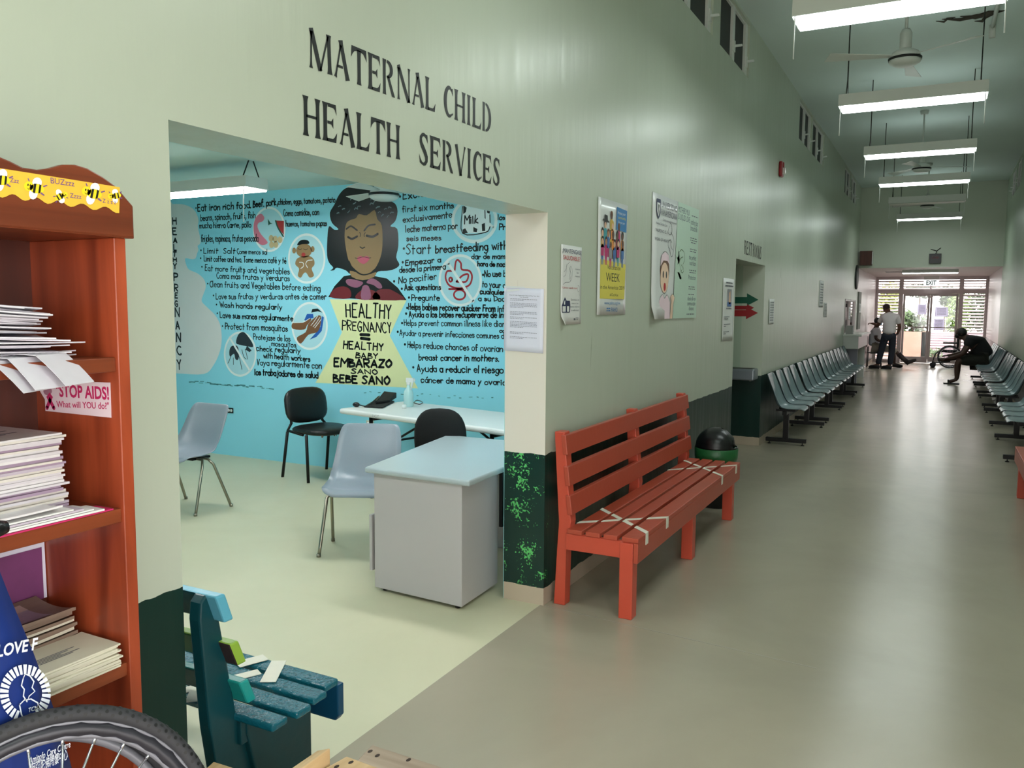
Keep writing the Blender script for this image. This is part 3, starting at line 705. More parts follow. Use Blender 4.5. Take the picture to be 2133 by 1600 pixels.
# ================================================================== BLACK VISITOR CHAIR
M_VINYL = mat('black_vinyl', (12, 12, 13), .42, var=.2, scale=12, bump=.35, bscale=25)
r = thing('visitor_chair', 'black padded visitor chair with worn seat under the mural', 'chair', (-3.25, 5.93, 0), math.radians(-13))
def cushion(pts_fn, nu, nv):
    pass
# local: faces +x; y across
def pad(mb, c, sx, sy, sz, n=3.2, M=None):
    """a superellipsoid cushion"""
    vs = []; k = 14; h = 9
    def sg(v, e): return math.copysign(abs(v)**e, v)
    e = 2/n
    for i in range(h+1):
        ph = -PI/2+PI*i/h
        for j in range(k*2):
            th = 2*PI*j/(k*2)
            q = V(sx*sg(math.cos(ph), .6)*sg(math.cos(th), e), sy*sg(math.cos(ph), .6)*sg(math.sin(th), e), sz*sg(math.sin(ph), .8))
            if M is not None: q = M @ q
            vs.append(V(*c)+q)
    k2 = k*2
    mb.add(vs, [(i*k2+j, i*k2+(j+1) % k2, (i+1)*k2+(j+1) % k2, (i+1)*k2+j) for i in range(h) for j in range(k2)], 0, True); return mb
pad(MB(), (.045, 0, .455), .26, .25, .04).build('seat', M_VINYL, r, world=False)
pad(MB(), (-.225, 0, .66), .168, .235, .035, 3.2, Matrix.Rotation(math.radians(80), 3, 'Y')).build('backrest', M_VINYL, r, world=False)
for sy in (-1, 1):
    MB().tube([(-.235, sy*.16, .66), (-.215, sy*.175, .5), (-.20, sy*.225, .44), (.05, sy*.235, .425)], .013, 8).build('back_upright', M_FRAME, r, world=False)
    MB().tube([(-.26, sy*.25, 0), (-.19, sy*.235, .43)], .014, 8).build('leg', M_FRAME, r, world=False)
    MB().tube([(.14, sy*.25, 0), (.10, sy*.235, .43)], .014, 8).build('leg', M_FRAME, r, world=False)
q = MB()
M_FOAM = mat('torn_fabric', (120, 104, 92), .9, var=.3, scale=80)
for i in range(7):
    a = random.uniform(-.2, .2); q.beam((.25, a, .445), (.256, a+random.uniform(-.02, .02), .425+random.uniform(-.01, .01)), .012, .006)
q.build('torn_edge', M_FOAM, r, world=False)

# black office chair between desk and table
r = thing('office_chair', 'black office chair behind the grey desk, only its rounded back showing', 'chair', (-1.30, 4.99, 0), math.radians(112))
M_FAB = mat('black_fabric', (15, 15, 16), .85, var=.15, scale=40, bump=.2, bscale=200)
b = MB(); pad(b, (-.20, 0, .665), .235, .185, .035, 2.8, Matrix.Rotation(math.radians(82), 3, 'Y')); b.build('backrest', M_FAB, r, world=False)
pad(MB(), (.05, 0, .47), .22, .23, .04).build('seat', M_FAB, r, world=False)
MB().tube([(-.235, 0, .62), (-.24, 0, .48), (-.2, 0, .42), (0, 0, .42)], .022, 8).build('back_bracket', M_FRAME, r, world=False)
MB().tube([(0, 0, .09), (0, 0, .44)], .025, 12).build('gas_column', M_FRAME, r, world=False)
for k in range(5):
    a = 2*PI*k/5+.3; e = (.28*math.cos(a), .28*math.sin(a))
    lg = MB().tube([(0, 0, .11), (e[0], e[1], .07)], [.022, .014], 8).build('base_arm', M_FRAME, r, world=False)
    MB().lathe([(.026, -.02), (.028, -.01), (.028, .01), (.026, .02)], (e[0], e[1], .028), 12, ax=(-e[1], e[0], 0)).tube([(e[0], e[1], .05), (e[0], e[1], .075)], .008, 6).build('castor', M_PLB, lg, world=False)

# ================================================================== GREY DESK
M_DESKT = mat('pale_grey_laminate', (172, 184, 188), .3, var=.03, scale=3)
M_DESK = mat('grey_steel_panel', (182, 177, 177), .42, var=.02, scale=3)
r = thing('office_desk', 'pale grey office desk with drawer pedestal in the opening', 'desk', (-.64, 4.1, 0))
tp_ = [(-.285, 3.595), (-.975, 3.625), (-1.19, 4.84), (-.34, 4.84)]
b = MB(); b.prism([(x, y, .675) for x, y in tp_], (0, 0, .032)); b.build('desktop', M_DESKT, r, .012, seg=3)
b = MB(); b.hexa([V(-.344, 3.622, .02), V(-.936, 3.66, .02), V(-.936, 4.07, .02), V(-.361, 4.05, .02)], [V(-.344, 3.622, .675), V(-.936, 3.66, .675), V(-.936, 4.07, .675), V(-.361, 4.05, .675)]); b.build('drawer_pedestal', M_DESK, r, .004)
b = MB()
for z0, z1 in ((.50, .66), ): b.box((-.945, 3.69, z0), (-.937, 4.05, z1))
b.build('drawer_front', M_DESK, r, .002)
o = MB().box((-.975, 3.665, .11), (-.957, 4.05, .43)).build('drawer', M_DESK, r, .002); MB().box((-.957, 3.69, .13), (-.937, 4.04, .38)).build('drawer_box', M_FRAME, o)
MB().box((-.355, 4.05, .35), (-.335, 4.80, .675)).build('underdesk_shade', M_FRAME, r)  # black sheet standing in for the darkness under the desk
MB().box((-1.10, 4.72, 0), (-.36, 4.75, .675)).build('end_panel', M_DESK, r)
for x, y in ((-.39, 3.66), (-.89, 3.70), (-.89, 4.03), (-.40, 4.01)): MB().lathe([(.015, 0), (.015, .02)], (x, y, 0), 10).build('glide', M_PLB, r)

# ================================================================== WHITE FOLDING TABLE and what lies on it
M_HDPE = mat('white_plastic_top', (226, 230, 228), .45, var=.02)
ang = math.radians(-12)
r = thing('folding_table', 'long white plastic folding table against the mural wall', 'table', (-1.62, 5.58, 0), ang)
b = MB(); b.box((-.93, -.375, .695), (.93, .375, .74)); b.build('table_top', M_HDPE, r, .018, world=False, seg=3)
for sx in (-1, 1):
    MB().tube([(sx*.66, -.26, .695), (sx*.66, -.26, .0)], .016, 8).tube([(sx*.66, .26, .695), (sx*.66, .26, 0)], .016, 8).tube([(sx*.66, -.26, .08), (sx*.66, .26, .08)], .012, 8).tube([(sx*.66, -.26, .66), (sx*.66, .26, .66)], .012, 8).build('folding_leg', M_FRAME, r, world=False)
    MB().tube([(sx*.66, 0, .45), (sx*.2, 0, .69)], .010, 8).tube([(sx*.66, -.26, .45), (sx*.66, .26, .45)], .010, 8).build('leg_brace', M_FRAME, r, world=False)
Tm = WM(r); pu = (Tm.to_3x3() @ V(1, 0, 0)); pv = V(0, 0, 1); pn = (Tm.to_3x3() @ V(0, -1, 0))
tpl = Plane(Tm @ V(-.93, -.3762, .70), pu, pv, pn); b = MB()
M_MARK = mat('grey_marker', (96, 104, 112), .7, var=0)
hand(tpl, b, 'MCH', (1.02, .006), (1.12, .006), .024, .003, jit=.1); hand(tpl, b, 'DCT', (.42, .006), (.50, .006), .02, .002, jit=.1)
b.build('marker_lettering', M_MARK, r)
# spray bottle
p = on_z(851, 847, .7405)
r = thing('spray_bottle', 'clear spray bottle with white trigger on the white table', 'bottle', p)
MB().lathe([(.038, 0), (.042, .004), (.042, .11), (.036, .135), (.016, .165), (.014, .185)], n=20).build('bottle_body', mat('cloudy_plastic', (186, 224, 224), .15, var=.02), r, world=False)
MB().lathe([(.017, .185), (.017, .21)], n=16).box((-.018, -.014, .208), (.055, .014, .245)).box((.05, -.008, .218), (.068, .008, .236)).hexa([V(.022, -.007, .145), V(.03, -.007, .145), V(.03, .007, .145), V(.022, .007, .145)], [V(.035, -.007, .21), V(.047, -.007, .21), V(.047, .007, .21), V(.035, .007, .21)]).build('trigger_head', M_HDPE, r, world=False, bevel=.002)
# cuff, bulb, hose
p = on_z(788, 846, .7405)
r = thing('blood_pressure_cuff', 'black blood pressure cuff with rubber bulb on the white table', 'cuff', p)
b = MB(); A = [on_z(x, y, .742) for x, y in ((758, 849), (797, 851), (822, 838), (786, 832))]
b.hexa(A, [q+V(0, 0, .012) for q in A])
for a0, z0 in ((0, .754), (1, .775)):
    A2 = [on_z(x, y, .755) for x, y in ((782, 842), (812, 838), (826, 829), (800, 826))]
A3 = [q+V(0, 0, .05) for q in A2]; b.hexa(A2, [A3[0]-V(0, 0, .03), A3[1]-V(0, 0, .03), A3[2], A3[3]])
b.build('cuff_sleeve', M_FAB, r, .006)
q0 = on_z(742, 843, .762)
MB().ball(q0, (.035, .022, .021), 14).build('rubber_bulb', M_PLB, r)
MB().tube(smooth_pts([q0+V(.03, 0, 0), on_z(762, 846, .75), on_z(775, 838, .765), on_z(790, 825, .80), A3[0]-V(0, 0, .03)], 6), .005, 8).build('hose', M_PLB, r)
p = on_z(842, 851, .7405)
tag(MB().lathe([(.018, 0), (.02, .005), (.02, .028), (.012, .034)], p, 14).build('bottle_cap', M_HDPE), 'small white cap lying in front of the spray bottle', 'cap')
b = MB(); b.tube(smooth_pts([on_z(858, 842, .745), on_z(868, 834, .745), on_z(880, 838, .745), on_z(874, 842, .745), on_z(862, 839, .745)], 6), .004, 6)
tag(b.build('cable', M_PLB), 'thin black cable coiled behind the spray bottle on the table', 'cable')
# sockets on the mural wall
def socket(px, py, label, frame):
    p = on_y(px, py, 6.308); r = thing('wall_socket', label, 'socket', p)
    MB().box((-.042, -.006, -.028), (.042, .002, .028)).build('back_box', frame, r, world=False, bevel=.003)
    for sx in (-1, 1): MB().lathe([(.016, 0), (.016, .004)], (sx*.018, -.006, 0), 14, ax=(0, -1, 0)).build('outlet_face', M_HDPE, r, world=False)
socket(480, 855, 'double power socket with dark surround on the blue wall beside the left chair', M_PLB)
socket(771, 882, 'cream double power socket on the blue wall below the white table', mat('cream_plastic', (214, 210, 186), .5, var=.02))
# ================================================================== PAINTED LETTERING OVER THE OPENING
M_INK = mat('black_wall_paint', (14, 16, 16), .4, var=.1)
SER = {}
def fl(x0, y0, x1, y1, w, e=1.7, n=12):
    dx, dy = x1-x0, y1-y0; L = math.hypot(dx, dy); nx, ny = -dy/L, dx/L; a = []; b_ = []
    for i in range(n+1):
        t = i/n; h = w/2*(1+(e-1)*abs(2*t-1)**7)
        a.append((x0+dx*t+nx*h, y0+dy*t+ny*h)); b_.append((x0+dx*t-nx*h, y0+dy*t-ny*h))
    return a+b_[::-1]
def arc(cx, cy, rx, ry, a0, a1, w0, wm, w1, n=18):
    o = []; i_ = []
    for k in range(n+1):
        t = k/n; a = math.radians(a0+(a1-a0)*t); w = (w0*(1-t)**2+2*wm*1.5*t*(1-t)+w1*t*t) if wm else w0
        c, s = math.cos(a), math.sin(a); o.append((cx+(rx+w/2)*c, cy+(ry+w/2)*s)); i_.append((cx+(rx-w/2)*c, cy+(ry-w/2)*s))
    return o+i_[::-1]
def bars(x0, mid=True, top=True):
    g = [fl(x0, 0, x0, 1, .135)]
    if top: g += [[(x0+.1, 1), (x0+.40, 1), (x0+.43, .72), (x0+.36, .86), (x0+.30, .90), (x0+.1, .90)]]
    if mid: g += [[(x0+.08, .54), (x0+.22, .54), (x0+.30, .64), (x0+.30, .36), (x0+.22, .46), (x0+.08, .46)]]
    g += [[(x0+.05, 0), (x0+.40, 0), (x0+.44, .28), (x0+.34, .13), (x0+.28, .09), (x0+.05, .09)]]
    return g
SER['M'] = (.80, [fl(.06, 0, .08, .93, .06, 2.2), fl(.07, 1, .39, .0, .15, 1), fl(.39, 0, .68, .96, .06, 1.1), fl(.70, 1, .74, 0, .13, 1.5)])
SER['A'] = (.60, [fl(.06, 0, .27, .88, .06, 2.0), fl(.26, 1, .53, 0, .14, 1.25), [(.14, .34), (.34, .34), (.35, .27), (.12, .27)]])
SER['T'] = (.60, [fl(.30, .93, .30, 0, .135, 1.4), [(.0, 1), (.6, 1), (.62, .68), (.56, .78), (.48, .87), (.36, .90), (.24, .90), (.12, .87), (.04, .78), (-.02, .68)]])
SER['E'] = (.52, bars(.08))
SER['L'] = (.50, bars(.08, False, False))
SER['N'] = (.62, [fl(.06, 0, .06, .93, .06, 2.2), fl(.05, 1, .54, 0, .14, 1.0), fl(.56, 0, .56, 1, .06, 2.2)])
SER['H'] = (.60, [fl(.08, 0, .08, 1, .125), fl(.50, 0, .50, 1, .125), [(.1, .54), (.48, .54), (.48, .47), (.1, .47)]])
SER['I'] = (.24, [fl(.10, 0, .10, 1, .125)])
SER['D'] = (.56, [fl(.08, 0, .08, 1, .12, 1.3), arc(.17, .5, .30, .46, -86, 86, .07, .16, .07)])
SER['C'] = (.50, [arc(.30, .5, .22, .455, 55, 305, .07, .17, .06), [(.40, .93), (.47, .97), (.50, .70), (.44, .80)], [(.42, .08), (.50, .12), (.50, .2), (.44, .14)]])
SER['R'] = (.58, [fl(.08, 0, .08, 1, .12, 1.35), arc(.20, .74, .20, .215, -92, 92, .06, .14, .08), [(.18, .55), (.30, .55), (.56, .0), (.42, .0)]])
SER['S'] = (.46, [[(.41, .97), (.43, .70), (.36, .83), (.28, .90), (.20, .90), (.15, .82), (.17, .72), (.26, .60), (.37, .44), (.43, .30), (.42, .14), (.33, .02), (.22, -.01), (.12, .03), (.04, .07), (.02, .34), (.08, .20), (.16, .10), (.24, .09), (.30, .16), (.29, .26), (.21, .40), (.10, .55), (.04, .70), (.06, .88), (.15, .99), (.25, 1.01), (.34, .97)]])
SER['V'] = (.58, [fl(.05, 1, .30, 0, .13, 1.2), fl(.30, 0, .53, 1, .05, 2.0)])
SER['O'] = (.58, [arc(.26, .5, .22, .455, 95, 265, .05, .16, .05), arc(.31, .5, .22, .455, -85, 85, .05, .16, .05)])
SER[' '] = (.35, [])
def serif(pl, mb, txt, a, b_, h, sp=.09, l=0.0):
    tot = sum(SER[c][0]+sp for c in txt)-sp; x = 0; dx, dy = b_[0]-a[0], b_[1]-a[1]; k = dx/tot
    for c in txt:
        for poly in SER[c][1]:
            pl.shape(mb, [(a[0]+(x+px)*k, a[1]+dy*(x+px)/tot+py*h) for px, py in poly], 0, l)
        x += SER[c][0]+sp
LW = Plane((0, 0, 0), (0, 1, 0), (0, 0, 1), (1, 0, 0))     # the corridor face of the left wall: x is the distance along it, y the height
def lw(x, y): p = on_x(x, y, 0.0); return (p.y, p.z)
r = thing('wall_lettering', 'black stencilled words MATERNAL CHILD HEALTH SERVICES painted above the opening', 'lettering', (0.001, 2.7, 2.3))
for word, p0, p1, pt in (('MATERNAL', (644, 140), (906, 234), (646, 57)), ('CHILD', (924, 240), (1023, 279), (927, 178)), ('HEALTH', (632, 281), (833, 333), (634, 198)), ('SERVICES', (872, 342), (1041, 389), (873, 279))):
    b = MB(); A, B_ = lw(*p0), lw(*p1); h = .1235
    serif(LW, b, word, A, (B_[0], B_[1]), h, l=.0012); b.build('painted_word', M_INK, r)
r = thing('wall_lettering', 'black stencilled words REST ROOMS painted over the restroom passage', 'lettering', (0.001, 9.05, 2.2))
b = MB(); A, B_ = lw(1550, 529), lw(1585, 545); serif(LW, b, 'REST', A, (A[0]+(B_[0]-A[0])*.43, A[1]-.004), .14, l=.0015); b.build('painted_word', M_INK, r); b = MB(); serif(LW, b, 'ROOMS', (A[0]+(B_[0]-A[0])*.48, A[1]-.005), (B_[0], A[1]-.01), .14, l=.0015); b.build('painted_word', M_INK, r)

# ================================================================== THE MURAL
YM = 6.31
MW = Plane((0, YM, 0), (1, 0, 0), (0, 0, 1), (0, -1, 0))
def mz4(x, y): p = on_y(350+x/3.557, 380+y/3.557, YM); return (p.x, p.z)
def mz5(x, y): p = on_y(660+x/3.556, 380+y/3.556, YM); return (p.x, p.z)
rnd = random.Random(3)
r = thing('mural', 'hand-painted healthy pregnancy mural in English and Spanish on the blue wall', 'mural', (-2.3, YM, 1.7))
def size(fn, x, y, c): a = fn(x, y); b_ = fn(x, y-c); return abs(b_[1]-a[1])
def lines(fn, rows, nm, w=.011):
    for row in rows:
        txt, x0, y0, x1, y1, c = row[:6]; ww = (row[6] if len(row) > 6 else w)*.88
        b = MB(); hand(MW, b, txt, fn(x0, y0), fn(x1, y1), size(fn, x0, y0, c), ww, 0, .0016, rnd=rnd); b.build(nm, M_INK, r)
LEFT = [('Eat iron rich food', 222, 214, 604, 190, 50, .014), ('. Beef. pork,', 612, 188, 812, 165, 50, .015), ('chicken, eggs, tomatoes, potato', 818, 165, 1238, 148, 40),
 ('beans, spinach, fruits, fish', 243, 285, 648, 263, 46), ('mucho hierro Carne, pollo', 236, 340, 615, 332, 42), ('frijoles, espinaca, frutas pescado', 248, 440, 672, 437, 52),
 ('Coma comidas, con', 858, 250, 1118, 240, 46), ('huevos, tomates papas', 875, 325, 1175, 322, 40), ('Limit  Salt', 265, 526, 498, 528, 40), ('Come menos sal', 514, 530, 735, 534, 36, .009),
 ('Limit coffee and tea. Tome menos caf\u00e9 y t\u00e9', 268, 584, 875, 600, 40), ('Eat more fruits and vegetables', 275, 654, 900, 682, 42), ('Coma m\u00e1s frutas y verduras', 362, 710, 900, 732, 42),
 ('Clean fruits and Vegetables before eating', 312, 774, 1128, 806, 46), ('Lave sus frutas y verduras antes de comer', 356, 864, 1172, 867, 42), ('Wash hands regularly', 387, 925, 845, 945, 38, .013),
 ('Lave sus manos regularmente', 387, 1002, 925, 1028, 42, .013), ('Protect from mosquitos', 424, 1086, 885, 1104, 46, .012), ('Protejase de los', 634, 1164, 905, 1178, 40), ('mosquitos', 768, 1212, 948, 1222, 38),
 ('check regularly', 657, 1248, 980, 1266, 40, .013), ('with health workers', 708, 1300, 1052, 1328, 40, .013), ('Vaya regularmente con', 660, 1352, 1138, 1380, 44, .012), ('los trabajadores de salud', 645, 1426, 1112, 1450, 44, .016)]
lines(mz4, LEFT, 'painted_text')
RIGHT = [('Exclu', 640, 126, 800, 102, 52, .013), ('first six months', 636, 222, 1012, 190, 46), ('exclusivamente', 640, 297, 1000, 260, 46), ('leche materna por', 660, 370, 1040, 342, 46), ('seis meses', 667, 435, 920, 428, 42),
 ('Start', 662, 532, 845, 525, 74, .013), ('breastfeeding with', 880, 523, 1412, 494, 58, .014), ('dar de mama', 1147, 568, 1420, 566, 40), ('Empezar a', 658, 616, 918, 590, 40, .013), ('hora de nacim', 1192, 620, 1430, 626, 38, .013),
 ('desde la primera', 612, 670, 952, 643, 44, .012), ('No pacifier', 606, 748, 885, 716, 46), ('No use bi', 1242, 700, 1410, 696, 44, .011), ('to your do', 1226, 775, 1420, 784, 44), ('Ask questions', 652, 798, 918, 795, 44, .013),
 ('cualquier', 1210, 826, 1392, 832, 36, .013), ('Pregunte', 702, 874, 908, 876, 44), ('a su Doct', 1198, 878, 1420, 882, 38), ('Helps babies recover quicker From infe', 682, 942, 1412, 960, 46, .013), ('Ayuda a los bebes recuperarse de inf', 684, 998, 1400, 1002, 42, .013),
 ('Helps prevent common illness like diarr', 648, 1060, 1410, 1070, 44, .009), ('Ayudar a prevenir infecciones comunes di', 614, 1134, 1395, 1158, 42, .009), ('co', 1355, 1112, 1392, 1112, 26, .011), ('Helps reduce chances of ovarian', 674, 1224, 1376, 1256, 46, .010),
 ('breast cancer in mothers.', 757, 1318, 1350, 1326, 46, .012), ('Ayuda a reducir el riesgo', 743, 1402, 1380, 1414, 48, .013), ('c\u00e1ncer de mama y ovario', 773, 1482, 1402, 1502, 42, .012), ('los', 1343, 277, 1392, 276, 38, .011), ('Pri', 1352, 350, 1410, 350, 42, .012)]
lines(mz5, RIGHT, 'painted_text')
b = MB()
for x, y in ((208, 190), (245, 503), (243, 562), (252, 625), (295, 750), (338, 838), (360, 905), (366, 970), (405, 1065)): q = mz4(x, y); MW.disc(b, *q, .010, .010, 0, .0016, 8)
for x, y in ((617, 105), (645, 490), (637, 592), (573, 733), (630, 788), (683, 853), (670, 930), (662, 972), (632, 1042), (600, 1107), (653, 1200), (715, 1370), (1232, 685)): q = mz5(x, y); MW.disc(b, *q, .012, .012, 0, .0016, 8)
b.build('bullet_points', M_INK, r)
# the silhouette and its column of letters
M_SIL = mat('pale_grey_paint', (226, 226, 224), .5, var=.03)
b = MB(); MW.shape(b, [mz4(*p) for p in ((-60, 168), (35, 160), (120, 165), (190, 200), (225, 270), (222, 330), (236, 400), (240, 450), (220, 470), (226, 500), (216, 525), (205, 560), (180, 570), (130, 562), (132, 600), (155, 645), (220, 675), (268, 720), (280, 775), (262, 830), (250, 880), (290, 925), (350, 985), (388, 1060), (398, 1160), (385, 1250), (340, 1350), (265, 1420), (60, 1415), (-60, 1415))], 0, .0006, 4); b.build('silhouette', M_SIL, r)
b = MB()
for ch, x0, x1, yb, yt in (('H', 36, 62, 310, 262), ('E', 38, 64, 386, 340), ('A', 42, 66, 446, 412), ('L', 44, 62, 504, 462), ('T', 38, 60, 548, 516), ('H', 40, 64, 588, 560), ('Y', 40, 62, 640, 602), ('P', 46, 70, 726, 676), ('R', 50, 72, 806, 758), ('E', 54, 72, 856, 815), ('G', 54, 76, 920, 880), ('N', 54, 84, 996, 936), ('A', 60, 86, 1086, 1036), ('N', 64, 94, 1180, 1122), ('C', 70, 98, 1275, 1218), ('Y', 70, 98, 1385, 1318)):
    A, B_ = mz4(x0, yb), mz4(x1, yb); hand(MW, b, ch, A, B_, abs(mz4(x0, yt)[1]-A[1]), .017, 0, .0016, rnd=rnd)
b.build('painted_text', M_INK, r)
# yellow panel with the slogan
M_PALEY = mat('pale_yellow_paint', (226, 232, 176), .5, var=.03)
b = MB(); MW.shape(b, [mz5(*p) for p in ((95, 866), (378, 868), (665, 872), (605, 990), (540, 1135), (640, 1325), (750, 1526), (380, 1505), (-10, 1484), (90, 1310), (186, 1110), (140, 985))], 0, .0006); b.build('slogan_panel', M_PALEY, r)
lines(mz5, [('HEALTHY', 218, 994, 548, 1008, 98, .018), ('PREGNANCY', 190, 1092, 552, 1116, 66, .015), ('HEALTHY', 198, 1230, 490, 1246, 52, .018), ('BABY', 290, 1300, 448, 1306, 38, .015), ('EMBARAZO', 130, 1364, 548, 1370, 54, .024), ('SANO', 255, 1415, 448, 1422, 34, .015), ('BEBE SANO', 124, 1478, 535, 1498, 54, .024)], 'slogan_text')
b = MB(); MW.stroke(b, [mz5(325, 1128), mz5(388, 1130)], .03, 0, .0016); MW.stroke(b, [mz5(328, 1155), mz5(390, 1162)], .03, 0, .0016); b.build('slogan_text', M_INK, r)
# the woman
M_SKINP = mat('brown_skin_paint', (152, 122, 82), .5, var=.03); M_HAIR = mat('black_hair_paint', (12, 13, 15), .35, var=.2); M_LIP = mat('rose_paint', (196, 88, 112), .5, var=.03); M_DRED = mat('dark_red_paint', (112, 20, 30), .5, var=.1)
M_GREYP = mat('grey_blue_highlight_paint', (130, 150, 156), .5, var=.1); M_MAUVE = mat('mauve_paint', (150, 92, 120), .5, var=.08)
po = bpy.data.objects.new('portrait', None); COL.objects.link(po); po.parent = r; po.matrix_parent_inverse = WM(r).inverted(); po.location = (-2.7, YM, 1.9)
def art(nm, m_, fn=None, parent=None): b = MB(); fn(b); return b.build(nm, m_, parent or po)
art('hair', M_HAIR, lambda b: MW.shape(b, [mz5(*p) for p in ((250, 32), (330, 14), (430, 28), (498, 75), (525, 128), (580, 158), (598, 215), (582, 285), (545, 325), (596, 345), (604, 470), (588, 555), (612, 610), (575, 642), (520, 655), (455, 660), (420, 690), (340, 700), (250, 680), (215, 652), (150, 632), (128, 650), (100, 652), (122, 632), (92, 596), (76, 540), (78, 420), (90, 325), (128, 350), (160, 345), (112, 300), (97, 225), (130, 165), (160, 100), (200, 52))], 0, .0008, 3))
art('face', M_SKINP, lambda b: MW.shape(b, [mz5(*p) for p in ((215, 315), (240, 283), (290, 265), (312, 235), (370, 244), (428, 205), (448, 272), (482, 320), (486, 470), (470, 560), (430, 640), (382, 676), (330, 676), (280, 640), (240, 590), (218, 500), (206, 400))], 0, .0014, 3))
art('neck', M_SKINP, lambda b: MW.shape(b, [mz5(*p) for p in ((245, 655), (300, 668), (350, 684), (400, 678), (440, 664), (425, 700), (340, 725), (260, 700))], 0, .0014, 2))
art('dress', M_HAIR, lambda b: MW.shape(b, [mz5(*p) for p in ((85, 850), (130, 770), (200, 695), (250, 686), (338, 722), (428, 694), (520, 712), (600, 780), (665, 872), (380, 868))], 0, .0010))
def dressart(b):
    for pts in (((100, 850), (130, 790), (200, 770), (250, 800), (240, 860)), ((420, 865), (450, 800), (520, 790), (560, 800), (650, 868)), ((290, 862), (330, 800), (420, 800), (470, 864))): MW.shape(b, [mz5(*p) for p in pts], 0, .0018, 3)
art('dress_red', M_DRED, dressart)
def bow(b):
    for pts in (((215, 735), (235, 715), (300, 725), (345, 745), (300, 780), (240, 765)), ((385, 720), (420, 712), (470, 745), (485, 780), (455, 785), (420, 760), (370, 745)), ((340, 770), (385, 770), (400, 860), (330, 862))): MW.shape(b, [mz5(*p) for p in pts], 0, .0024, 3)
art('bow', M_MAUVE, bow)
def feat(b):
    S = lambda pts, w: MW.stroke(b, [(p.x, p.y) for p in smooth_pts([(*mz5(*q), 0) for q in pts], 5)], w, 0, .0030)
    S([(220, 345), (255, 325), (300, 355)], .016); S([(352, 358), (385, 320), (432, 312)], .016); S([(232, 405), (262, 418), (300, 400)], .020); S([(370, 395), (415, 402), (452, 382)], .022)
    S([(318, 370), (325, 385), (322, 402)], .007); S([(360, 372), (352, 388), (354, 402)], .007); S([(322, 478), (338, 488), (356, 480)], .010); S([(285, 560), (305, 563), (345, 552), (385, 560), (402, 558)], .005)
    S([(240, 585), (270, 640), (330, 682), (390, 676), (430, 645)], .012)
art('features', M_HAIR, feat)
art('lips', M_LIP, lambda b: MW.shape(b, [mz5(*p) for p in ((298, 562), (325, 545), (345, 552), (365, 545), (392, 560), (372, 592), (345, 604), (315, 590))], 0, .0026, 3))
def curls(b):
    rr = random.Random(5)
    for x, y in ((250, 130), (270, 160), (160, 180), (190, 200), (370, 110), (400, 130), (420, 150), (440, 190), (500, 200), (530, 190), (545, 230), (520, 260), (480, 250), (150, 230), (300, 190), (280, 200), (230, 225), (395, 165), (455, 225)):
        MW.stroke(b, [mz5(x, y), mz5(x+rr.uniform(4, 14), y-rr.uniform(6, 16)), mz5(x+rr.uniform(14, 26), y-rr.uniform(2, 14))], rr.uniform(.005, .012), 0, .0020)
art('hair_highlights', M_GREYP, curls)
# medallions
M_WP = mat('white_wall_paint', (232, 240, 240), .5, var=.02); M_LAQ = mat('light_aqua_paint', (176, 222, 232), .5, var=.02); M_PINK = mat('pink_paint', (220, 128, 150), .5, var=.05); M_MELON = mat('melon_red_paint', (176, 52, 52), .5, var=.04)
M_MELG = mat('melon_green_paint', (24, 84, 66), .5, var=.05); M_EGG = mat('egg_tan_paint', (206, 186, 142), .5, var=.04); M_BROWN = mat('brown_hand_paint', (122, 82, 50), .5, var=.05); M_BLUEP = mat('blue_paint', (30, 92, 178), .5, var=.06); M_CRIM = mat('crimson_paint', (172, 30, 44), .45, var=.05)
def medal(nm, fn, cx, cy, rx, ry, w=.022, fill=True):
    e = bpy.data.objects.new(nm, None); COL.objects.link(e); e.parent = r; e.matrix_parent_inverse = WM(r).inverted(); q = fn(cx, cy); e.location = (q[0], YM, q[1])
    pts = [fn(cx+rx*math.cos(2*PI*i/44), cy+ry*math.sin(2*PI*i/44)) for i in range(44)]
    b = MB(); MW.stroke(b, pts, w, 0, .0012, closed=True); b.build('ring', M_WP, e)
    if fill: b = MB(); MW.shape(b, pts, 0, .0008); b.build('ground', M_LAQ, e)
    return e
def sh(e, nm, m_, fn, plist, l=.0014, sm=3):
    b = MB()
    for pts in plist: MW.shape(b, [fn(*p) for p in pts], 0, l, sm if len(pts) > 4 else 0)
    return b.build(nm, m_, e)
def stx(e, nm, m_, fn, plist, w, l=.0020):
    b = MB()
    for pts in plist: MW.stroke(b, [(p.x, p.y) for p in smooth_pts([(*fn(*q), 0) for q in pts], 4)], w, 0, l)
    return b.build(nm, m_, e)
def ell(fn, cx, cy, rx, ry, n=18): return [(cx+rx*math.cos(2*PI*i/n), cy+ry*math.sin(2*PI*i/n)) for i in range(n)]
e = medal('food_medallion', mz4, 750, 348, 114, 160)
sh(e, 'meat', M_PINK, mz4, [((655, 255), (690, 232), (715, 262), (700, 290), (672, 300), (664, 330), (690, 385), (740, 445), (700, 465), (660, 440), (638, 380), (636, 310))])
sh(e, 'melon_flesh', M_MELON, mz4, [((800, 282), (860, 285), (858, 390), (820, 340))], .0016)
stx(e, 'melon_rind', M_MELG, mz4, [((798, 285), (815, 335), (855, 400))], .016); sh(e, 'leaf', M_MELG, mz4, [((740, 270), (760, 300), (775, 305), (755, 310), (745, 320))], .0018, 0)
sh(e, 'eggs', M_EGG, mz4, [ell(mz4, x, y, 18, 25) for x, y in ((765, 415), (795, 420), (830, 425), (768, 462), (800, 460))], .0018, 0)
e = medal('baby_medallion', mz4, 1028, 564, 132, 178)
